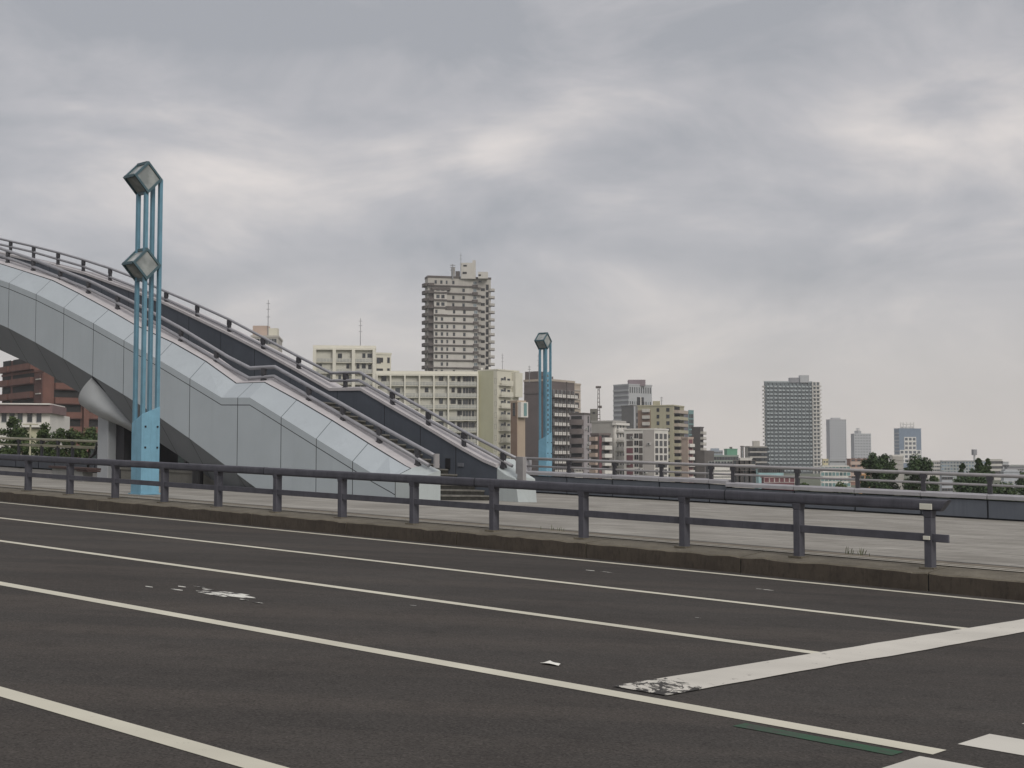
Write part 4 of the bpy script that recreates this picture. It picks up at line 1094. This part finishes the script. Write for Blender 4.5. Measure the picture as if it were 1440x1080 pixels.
for q in (1267, 1270.5, 1275, 1281, 1285): b.box(bx(q, Y) - .35, bx(q, Y) + .35, Y, Y + 1, t.z1, hz(594, Y))
b.box(bx(1269, Y), bx(1285, Y), Y + .1, Y + .9, hz(597.5, Y), hz(596, Y)); b.box(bx(1269, Y), bx(1285, Y), Y + 1, Y + 8, t.z1, hz(600, Y))
b.build('rooftop_frame', WHITEW, t.roof); t.done()
# --- low riverside buildings on the right
low('pale_yellow_block', 'tiny pale yellow block at the foot of the far grey tower', 'house', 1155, 1157, 1164, 646, 700, 12, mat('pale_yellow', (0.56, 0.50, 0.32), .8, .06), 2, 2, 6, wF, .9, 1)
low('grey_vaulted_hall', 'plain grey hall at the foot of the far grey tower', 'hall', 1164, 1166, 1188, 646, 800, 10, FARG, 1, 5, 6, wF, 2, 1.2)
low('white_teal_flats', 'white flats with teal balconies seen through the parapet rails', 'apartment block', 1153, 1156, 1192, 656, 420, 8, WHITEW, 4, 7, 7.5, (WHITEW, TEAL), 2.6, 1.3)
low('red_brown_flats', 'small red brown flats with pink bands left of the first dark tree', 'apartment block', 1190, 1195, 1219, 646, 500, 14, mat('red_brown_tile', (0.27, 0.155, 0.12), .8, .1, .4), 4, 3, 8, wB, 1.4, 1.2, band=PINKB, sides='R')
low('orange_house', 'little orange rendered house beside the first dark tree', 'house', 1206, 1208, 1222, 668, 300, 10, mat('orange_render', (0.50, 0.30, 0.15), .8, .08), 2, 2, 9, wB, .9, 1)
low('white_louvred_block', 'white louvre banded block between the two dark trees', 'office block', 1250, 1254, 1269, 641, 420, 14, WHITEW, 8, 1, 6.2, wF, .1, .2, band=GREYW, sides='R')
low('pale_office_block', 'pale low office with faint window rows right of the second tree', 'office block', 1300, 1303, 1320.5, 648.5, 700, 10, TPALE, 4, 6, 5, wF, 2.6, 1)
low('glass_office_block', 'long low glass office with blue green window bands', 'office block', 1321, 1324, 1384, 648.5, 620, 5, mat('glass_office_wall', (0.33, 0.36, 0.36), .6, .06, .3), 4, 14, 4.4, (FRAME, glass('office_glass_blue', (0.10, 0.15, 0.20))), 2.7, .9, roofm=FARD)
t = Building('lift_mast_tower', 'thin mast tower with a boxy head behind the glass office', 'tower', 1368, 1369, 1370.7, 640, 680, 10, FARG, parapet=0)
t.slab('mast_head', 'R', -.6, t.wR + .6, t.z1, hz(632, 680), -1.5, .6, FARD); t.done()
low('grey_riverside_house', 'grey house with balconies below the glass office, left of the third tree', 'house', 1320, 1323, 1338, 668, 330, 10, mat('bluish_render', (0.40, 0.42, 0.45), .8, .07), 3, 2, 8, wB, 1.6, .7)
low('cream_office_block', 'cream office with an open top storey right of the conifers', 'office block', 1388, 1391, 1408, 646.5, 640, 8, TPALE, 3, 4, 7, wB, 2.4, 1.3)
low('small_grey_cabin', 'small grey cabin block right of the cream office', 'office block', 1408, 1409, 1417, 650, 660, 8, FARG, 2, 2, 8, wB, 2, 1)
low('light_blue_hall', 'light bluish hall with shutters at the right edge', 'hall', 1406, 1410, 1446, 664, 380, 6, mat('bluish_render', (0.40, 0.42, 0.45), .8, .07), 3, 4, 9, wW, 3.4, .8, tops=[(1412, 1430, 664, 660, FARG, 3)])
low('dark_roof_hall', 'long dark roofed hall at the right edge behind the bluish one', 'hall', 1411, 1415, 1460, 657, 600, 4, FARD, 1, 8, 6, wF, 2.2, .8, roofm=mat('dark_roof', (0.11, 0.105, 0.12), .7))
# --- red brick flats and the low white building on the left
t = Building('red_brick_flats', 'red brick flats with deep dark balconies and a stepped roof, seen under the arch', 'apartment block', 2, 60, 150, 522, 250, 40, BRICK, parapet=.4)
A = lambda px: t.a('R', px); AL = lambda px: t.a('L', px)
t.slab('upper_storey', 'L', AL(2), AL(46), t.z1 - .1, hz(507, 250), -9, 0, BRICK); t.slab('upper_storey', 'L', AL(4), AL(20), hz(507, 250), hz(499, 250), -9, -.6, BRICK)
for i in range(7):
    z = hz(535 + 20.5 * i, 250)
    for a0, a1 in ((AL(3), AL(14)), (AL(17), AL(47))):
        t.put('balcony', 'L', a0, z - .4, a1 - a0, 1.25, (BRICKD, BRICK), 0, .8, name='balcony'); t.put('opening', 'L', a0, z + .85, a1 - a0, 1.35, wO, .04, name='loggia')
    for a0, a1 in ((A(75), A(113)), (A(122), A(143))):
        t.put('balcony', 'R', a0, z + 1.1, a1 - a0, 1.25, (BRICKD, BRICK), 0, .8, name='balcony'); t.put('opening', 'R', a0, z + 2.35, a1 - a0, 1.35, wO, .04, name='loggia')
    t.put('balcony', 'L', AL(53), z + .2, AL(59) - AL(53), .9, (TPALE, BRICKD), 0, .6, name='small_balcony')
for a0, a1 in ((AL(3), AL(14)), (AL(17), AL(47))):
    z = hz(514.5, 250); t.put('balcony', 'L', a0, z - .4, a1 - a0, 1.25, (BRICKD, BRICK), 0, .8, name='balcony'); t.put('opening', 'L', a0, z + .85, a1 - a0, 1.2, wO, .04, name='loggia')
t.slab('pillar', 'R', A(114.5), A(121.5), GZ, t.z1, 0, 1.2, BRICK); t.slab('dark_wing', 'L', AL(49), t.wL, GZ, t.z1 - .4, 0, .3, BRICKD)
t.done()
t = Building('low_white_building', 'low white building with a mauve roof fascia in front of the red brick flats', 'building', -30, -8, 70, 581, 150, 8, WHITEW, parapet=0)
A = lambda px: t.a('R', px)
t.slab('fascia', 'R', -1, A(74), t.z1, t.z1 + .95, -8, .6, MAUVE); t.slab('roof', 'R', -1.2, A(72), t.z1 + .95, t.z1 + 1.1, -8, .8, WHITEW)
for q in (5, 16, 27.5, 41, 54): t.put('window', 'R', A(q) - .25, hz(594, 150), .62, 1.1, wF)
t.slab('balcony', 'R', A(20), A(66), hz(601, 150), hz(596.5, 150), 0, 1.0, WHITEW); t.slab('garden_wall', 'R', A(30), A(64), GZ, hz(603, 150), -.5, .4, OLIVEW); t.done()
low('small_pale_house', 'pale house with a light roof glimpsed through the gap beside the lamp base', 'house', 226, 229.5, 262, 641, 160, 6, mat('olive_render', (0.16, 0.155, 0.115), .85, .1), 1, 3, 9, wB, .5, .6, tops=[(230, 246, 641, 627, CREAMW, 1)])

# ------------------------------------------------------------------ trees and shrubs
LEAFS = [m_leaf('leaf_dark_green', (0.042, 0.068, 0.03)), m_leaf('leaf_mid_green', (0.062, 0.098, 0.038)), m_leaf('leaf_olive_green', (0.075, 0.105, 0.042))]
BARK = mat('bark', (0.09, 0.07, 0.055), .95, .3, 3)
def tree(name, label, px, Y, zb, top_py, w, cat='tree', group=None, leaves=1900, shape='round', mi=0, leaf=.34, seed=1, conical=False, trunk=True):
    rnd = random.Random(seed)
    x = bx(px, Y); zt = hz(top_py, Y); H = zt - zb
    T = thing(name, (x, Y, zb), label, cat, group)
    if trunk:
        b = MB(); base = Vector((x, Y, zb)); lean = Vector((rnd.uniform(-.3, .3), 0, 0))
        b.tube([base, base + Vector((0, 0, H * .3)) + lean * .4, base + Vector((0, 0, H * .85)) + lean], [w * .045 + .08, w * .035 + .05, .04], 8)
        for k in range(9):
            a = rnd.uniform(0, 6.28); h0 = rnd.uniform(.2, .65) * H; ln = w * .42 * (1 - .6 * h0 / H)
            p0 = base + Vector((0, 0, h0)) + lean * h0 / H
            b.tube([p0, p0 + Vector((math.cos(a) * ln * .5, math.sin(a) * ln * .5, ln * .5)), p0 + Vector((math.cos(a) * ln, math.sin(a) * ln, ln * 1.1))], [.09, .06, .02], 5)
        b.build('trunk', BARK, T)
    clumps = []
    for k in range(60):
        a = rnd.uniform(0, 6.28); t = rnd.random()
        if conical: t = t ** .55; rr = w * .5 * (1 - t) ** .62 * rnd.uniform(.2, 1); z = zb + H * (.1 + .87 * t)
        else:
            el = rnd.uniform(-1, 1); q = math.sqrt(1 - el * el); rr = w * .5 * q * rnd.uniform(.25, 1.0); z = zb + H * (.58 + .37 * el)
        clumps.append((Vector((x + rr * math.cos(a), Y + rr * math.sin(a) * .8, z)), w * rnd.uniform(.11, .22) * (1.0 if not conical else (1.15 - t))))
    b = MB()
    for k in range(int(leaves * 4.2)):
        c, cr = rnd.choice(clumps)
        v = Vector((rnd.gauss(0, 1), rnd.gauss(0, 1), rnd.gauss(0, 1))).normalized() * cr * rnd.random() ** .4
        p = c + v
        if p.z < zb: continue
        n = (v.normalized() * .6 + Vector((rnd.gauss(0, 1), rnd.gauss(0, 1), rnd.gauss(0, 1) + .6))).normalized()
        tx = n.orthogonal().normalized(); ty = n.cross(tx); s_ = leaf * .42 * rnd.uniform(.6, 1.4); rot = rnd.uniform(0, 6.28)
        d1 = (tx * math.cos(rot) + ty * math.sin(rot)) * s_; d2 = (ty * math.cos(rot) - tx * math.sin(rot)) * s_ * .55
        b.quad([p - d1, p + d2, p + d1, p - d2], mi if rnd.random() < .7 else (mi + 1) % 3)
    b.build('crown', LEAFS, T, fix=False)
    return T
G = 'dark riverside trees beyond the parapet'
tree('tree', 'dark spiky topped tree, first of the riverside trees beyond the parapet', 1226, 150, GZ, 634, 3.0, group=G, seed=1)
tree('tree', 'dense rounded dark tree touching the spiky one on its right', 1244, 152, GZ, 637, 3.0, group=G, seed=2)
tree('tree', 'broad dome shaped dark tree in front of the blue office tower', 1290, 150, GZ, 640, 3.7, group=G, seed=3, leaves=2300)
tree('conifer_tree', 'slim dark conifer leaning against the glass office', 1352, 158, GZ, 648, 3.4, group=G, seed=4, conical=True)
tree('conifer_tree', 'tallest pointed conifer in the group before the glass office', 1375, 156, GZ, 643, 5.2, group=G, seed=5, conical=True, mi=1, leaves=2300)
tree('conifer_tree', 'narrow pointed conifer at the right of its group', 1388, 157, GZ, 643, 3.8, group=G, seed=6, conical=True, mi=1)
tree('tree', 'low bushy tree spreading under the conifers', 1367, 148, GZ, 664, 4.6, group=G, seed=7, leaves=2600)
tree('tree', 'round olive green tree cut by the right edge', 1441, 150, GZ, 661, 2.4, group=G, seed=8, mi=1)
tree('tree', 'low olive tree between the second dark tree and the conifers', 1309, 154, GZ, 666, 1.9, group=G, seed=9, mi=1)
for k, (px, py, w, lab) in enumerate([(1412, 677, 3.2, 'light green low shrub right of the conifers'), (1182, 678, 2.8, 'small green shrub under the white teal flats'), (1128, 677, 2.0, 'low olive shrub at the foot of the green glass tower')]):
    tree('shrub', lab, px, 135, GZ, py, w, 'shrub', None, 1200, mi=2, seed=20 + k, trunk=True, leaf=.3)
GL = 'bushes before the red brick flats'
for k, (px, py, w, lab) in enumerate([(17, 583, 2.4, 'tallest bush, in front of the low white building'), (33, 598, 1.6, 'small bush right of the tallest one'), (62, 594, 2.0, 'leafy bush at the end of the low white building'), (84, 600, 2.0, 'leafy bush below the brick balconies'), (103, 598, 2.0, 'rounded bush below the brick pillar'), (128, 600, 2.2, 'dull green bush touching the arch pier')]):
    tree('bush', lab, px, 105, GZ + 4, py, w, 'bush', GL, 1500, mi=2, seed=40 + k, leaf=.26)
b = MB(); x = bx(43, 98)
b.tube([(x, 98, -3), (x, 98, hz(597, 98))], [.09, .06], 8); b.box(x - .5, x + .5, 97.8, 98.2, hz(597.5, 98), hz(596, 98))
tag(b.build('signal_pole', CREAMR), 'thin cream pole with a small flat head among the bushes', 'pole')

b = MB(); rnd = random.Random(5)
for c, dd in ((9.75, 19.3), (9.95, 19.35), (15.9, 19.2)):
    for k in range(rnd.randint(5, 8)):
        s_, d_ = c + rnd.gauss(0, .12), dd + rnd.gauss(0, .05); h = rnd.uniform(.04, .13); ln = rnd.uniform(-.06, .06)
        b.quad([P(s_ - .006, d_, .325), P(s_ + .006, d_, .325), P(s_ + .008 + ln * .6, d_ + ln * .3, .325 + h * .7), P(s_ + ln, d_ + ln * .5, .325 + h)], 0)
tag(b.build('weeds', m_leaf('weed_green', (0.10, 0.12, 0.05)), fix=False), kind='stuff')

# ------------------------------------------------------------------ air
hb = MB(); hb.box(-1400, 1400, -60, 2300, -8.2, 118)
HZ, nt, bs = nodes_of('haze_air')
nt.nodes.remove(bs)
pv = nt.nodes.new('ShaderNodeVolumePrincipled'); pv.inputs['Color'].default_value = (0.9, 0.92, 0.95, 1); pv.inputs['Density'].default_value = 0.00022
nt.links.new(pv.outputs['Volume'], nt.nodes['Material Output'].inputs['Volume'])
HAZE_ON = True
if HAZE_ON: tag(hb.build('haze', HZ), kind='stuff')

# ------------------------------------------------------------------ sky, sun, camera
SUN_EL, SUN_AZ = R(34), R(150)         # azimuth clockwise from ahead: behind to the right
world = bpy.data.worlds.new('World'); scene.world = world; world.use_nodes = True
nt = world.node_tree; bg = nt.nodes['Background']
sky = nt.nodes.new('ShaderNodeTexSky'); sky.sky_type = 'NISHITA'; sky.sun_disc = False
sky.sun_elevation = SUN_EL; sky.sun_rotation = SUN_AZ
tc = nt.nodes.new('ShaderNodeTexCoord')
sep = nt.nodes.new('ShaderNodeSeparateXYZ'); nt.links.new(tc.outputs['Generated'], sep.inputs[0])
def mth(op, a, b_=None):
    n = nt.nodes.new('ShaderNodeMath'); n.operation = op
    for i, v in enumerate((a, b_)):
        if v is None: continue
        if isinstance(v, bpy.types.NodeSocket): nt.links.new(v, n.inputs[i])
        else: n.inputs[i].default_value = v
    return n.outputs[0]
zz = mth('MAXIMUM', sep.outputs['Z'], 0.0)
den = mth('ADD', zz, 0.16)
cmb = nt.nodes.new('ShaderNodeCombineXYZ')
nt.links.new(mth('DIVIDE', sep.outputs['X'], den), cmb.inputs[0]); nt.links.new(mth('DIVIDE', sep.outputs['Y'], den), cmb.inputs[1])
mp = nt.nodes.new('ShaderNodeMapping'); nt.links.new(cmb.outputs[0], mp.inputs['Vector']); mp.inputs['Location'].default_value = (3.1, 1.7, 0)
def dircoord(sx, sz, off):
    m_ = nt.nodes.new('ShaderNodeMapping'); nt.links.new(tc.outputs['Generated'], m_.inputs['Vector'])
    m_.inputs['Scale'].default_value = (sx, sx, sz); m_.inputs['Location'].default_value = off
    return m_.outputs['Vector']
n1 = noise(nt, dircoord(1, 2.3, (.3, .1, 0)), 5.5, 10, 0.58, 0.4)
n2 = noise(nt, dircoord(1, 2.8, (1.3, .7, 0)), 2.4, 4, 0.5, 0.2)
nn_ = mth('ADD', mth('MULTIPLY', n1, 0.50), mth('ADD', mth('MULTIPLY', n2, 0.18), .152))
ysafe = mth('MAXIMUM', sep.outputs['Y'], 0.15)
tx_ = mth('DIVIDE', sep.outputs['X'], ysafe); ty_ = mth('DIVIDE', sep.outputs['Z'], ysafe)
wn = nt.nodes.new('ShaderNodeTexNoise'); nt.links.new(tc.outputs['Generated'], wn.inputs['Vector']); wn.inputs['Scale'].default_value = 9; wn.inputs['Detail'].default_value = 5
wsep = nt.nodes.new('ShaderNodeSeparateXYZ'); nt.links.new(wn.outputs['Color'], wsep.inputs[0])
tx_ = mth('ADD', tx_, mth('MULTIPLY', mth('SUBTRACT', wsep.outputs[0], .5), .16)); ty_ = mth('ADD', ty_, mth('MULTIPLY', mth('SUBTRACT', wsep.outputs[1], .5), .07))
# cloud banks: azimuth tangent, elevation tangent, half width, half height, brightness
for ca, ce, wa, we, k in [(-.33, .275, .10, .035, .035), (-.25, .21, .10, .035, .06), (-.15, .185, .11, .03, .07), (-.01, .222, .055, .016, .05), (.29, .245, .10, .026, .065), (.10, .195, .035, .012, .06), (.27, .175, .035, .01, .04),
                          (-.25, .335, .30, .025, -.05), (-.05, .32, .12, .03, -.035), (.25, .31, .25, .022, -.03), (.10, .245, .06, .03, -.05), (.02, .165, .10, .02, -.05), (.18, .15, .16, .022, -.05), (.33, .20, .06, .012, -.03), (-.30, .16, .04, .03, -.02), (-.12, .13, .15, .012, -.03), (.36, .27, .05, .012, -.03), (.05, .355, .9, .028, -.04)]:
    qx = mth('DIVIDE', mth('SUBTRACT', tx_, ca), wa); qy = mth('DIVIDE', mth('SUBTRACT', ty_, ce), we)
    g_ = mth('EXPONENT', mth('MULTIPLY', mth('ADD', mth('MULTIPLY', qx, qx), mth('MULTIPLY', qy, qy)), -1.0))
    nn_ = mth('ADD', nn_, mth('MULTIPLY', g_, k * 1.05))
cr = nt.nodes.new('ShaderNodeValToRGB'); nt.links.new(nn_, cr.inputs['Fac'])
e = cr.color_ramp.elements; e[0].position = .40; e[0].color = (.335, .342, .365, 1); e[1].position = .64; e[1].color = (.70, .65, .62, 1)
e2_ = cr.color_ramp.elements.new(.50); e2_.color = (.445, .437, .452, 1)
low_f = nt.nodes.new('ShaderNodeMapRange'); low_f.interpolation_type = 'SMOOTHSTEP'; nt.links.new(zz, low_f.inputs[0])
low_f.inputs[1].default_value = 0.0; low_f.inputs[2].default_value = .17; low_f.inputs[3].default_value = .75; low_f.inputs[4].default_value = 0.0
cl = mix_rgb(nt, cr.outputs['Color'], (.675, .615, .56), low_f.outputs[0])
up_f = nt.nodes.new('ShaderNodeMapRange'); nt.links.new(zz, up_f.inputs[0])
up_f.inputs[1].default_value = .33; up_f.inputs[2].default_value = 1.0; up_f.inputs[3].default_value = 1.0; up_f.inputs[4].default_value = 1.7
vm = nt.nodes.new('ShaderNodeVectorMath'); vm.operation = 'SCALE'; nt.links.new(cl, vm.inputs[0]); nt.links.new(mth('MULTIPLY', up_f.outputs[0], 10.0), vm.inputs['Scale'])
nt.links.new(mix_rgb(nt, sky.outputs['Color'], vm.outputs[0], 0.94), bg.inputs['Color'])
bg.inputs['Strength'].default_value = 0.1
sl = bpy.data.lights.new('sun', 'SUN'); sl.energy = 1.35; sl.angle = R(24); sl.color = (1.0, .95, .88)
so = bpy.data.objects.new('sun', sl); col.objects.link(so)
sd = Vector((math.sin(SUN_AZ) * math.cos(SUN_EL), math.cos(SUN_AZ) * math.cos(SUN_EL), math.sin(SUN_EL)))
so.rotation_euler = sd.to_track_quat('Z', 'Y').to_euler(); so.location = (0, -5, 40)
cd = bpy.data.cameras.new('camera'); cam = bpy.data.objects.new('camera', cd); col.objects.link(cam)
cd.sensor_width = 36; cd.lens = 36 * FOC / 1440; cd.clip_end = 9000; cd.clip_start = .1
cam.location = (0, 0, EYE); cam.rotation_euler = (math.pi / 2 + PITCH, 0, 0)
scene.camera = cam
scene.view_settings.view_transform = 'Standard'; scene.view_settings.look = 'None'
scene.view_settings.exposure = 0.2; scene.view_settings.gamma = 1.0
scene.cycles.volume_bounces = 0; scene.cycles.max_bounces = 6; scene.cycles.use_denoising = True
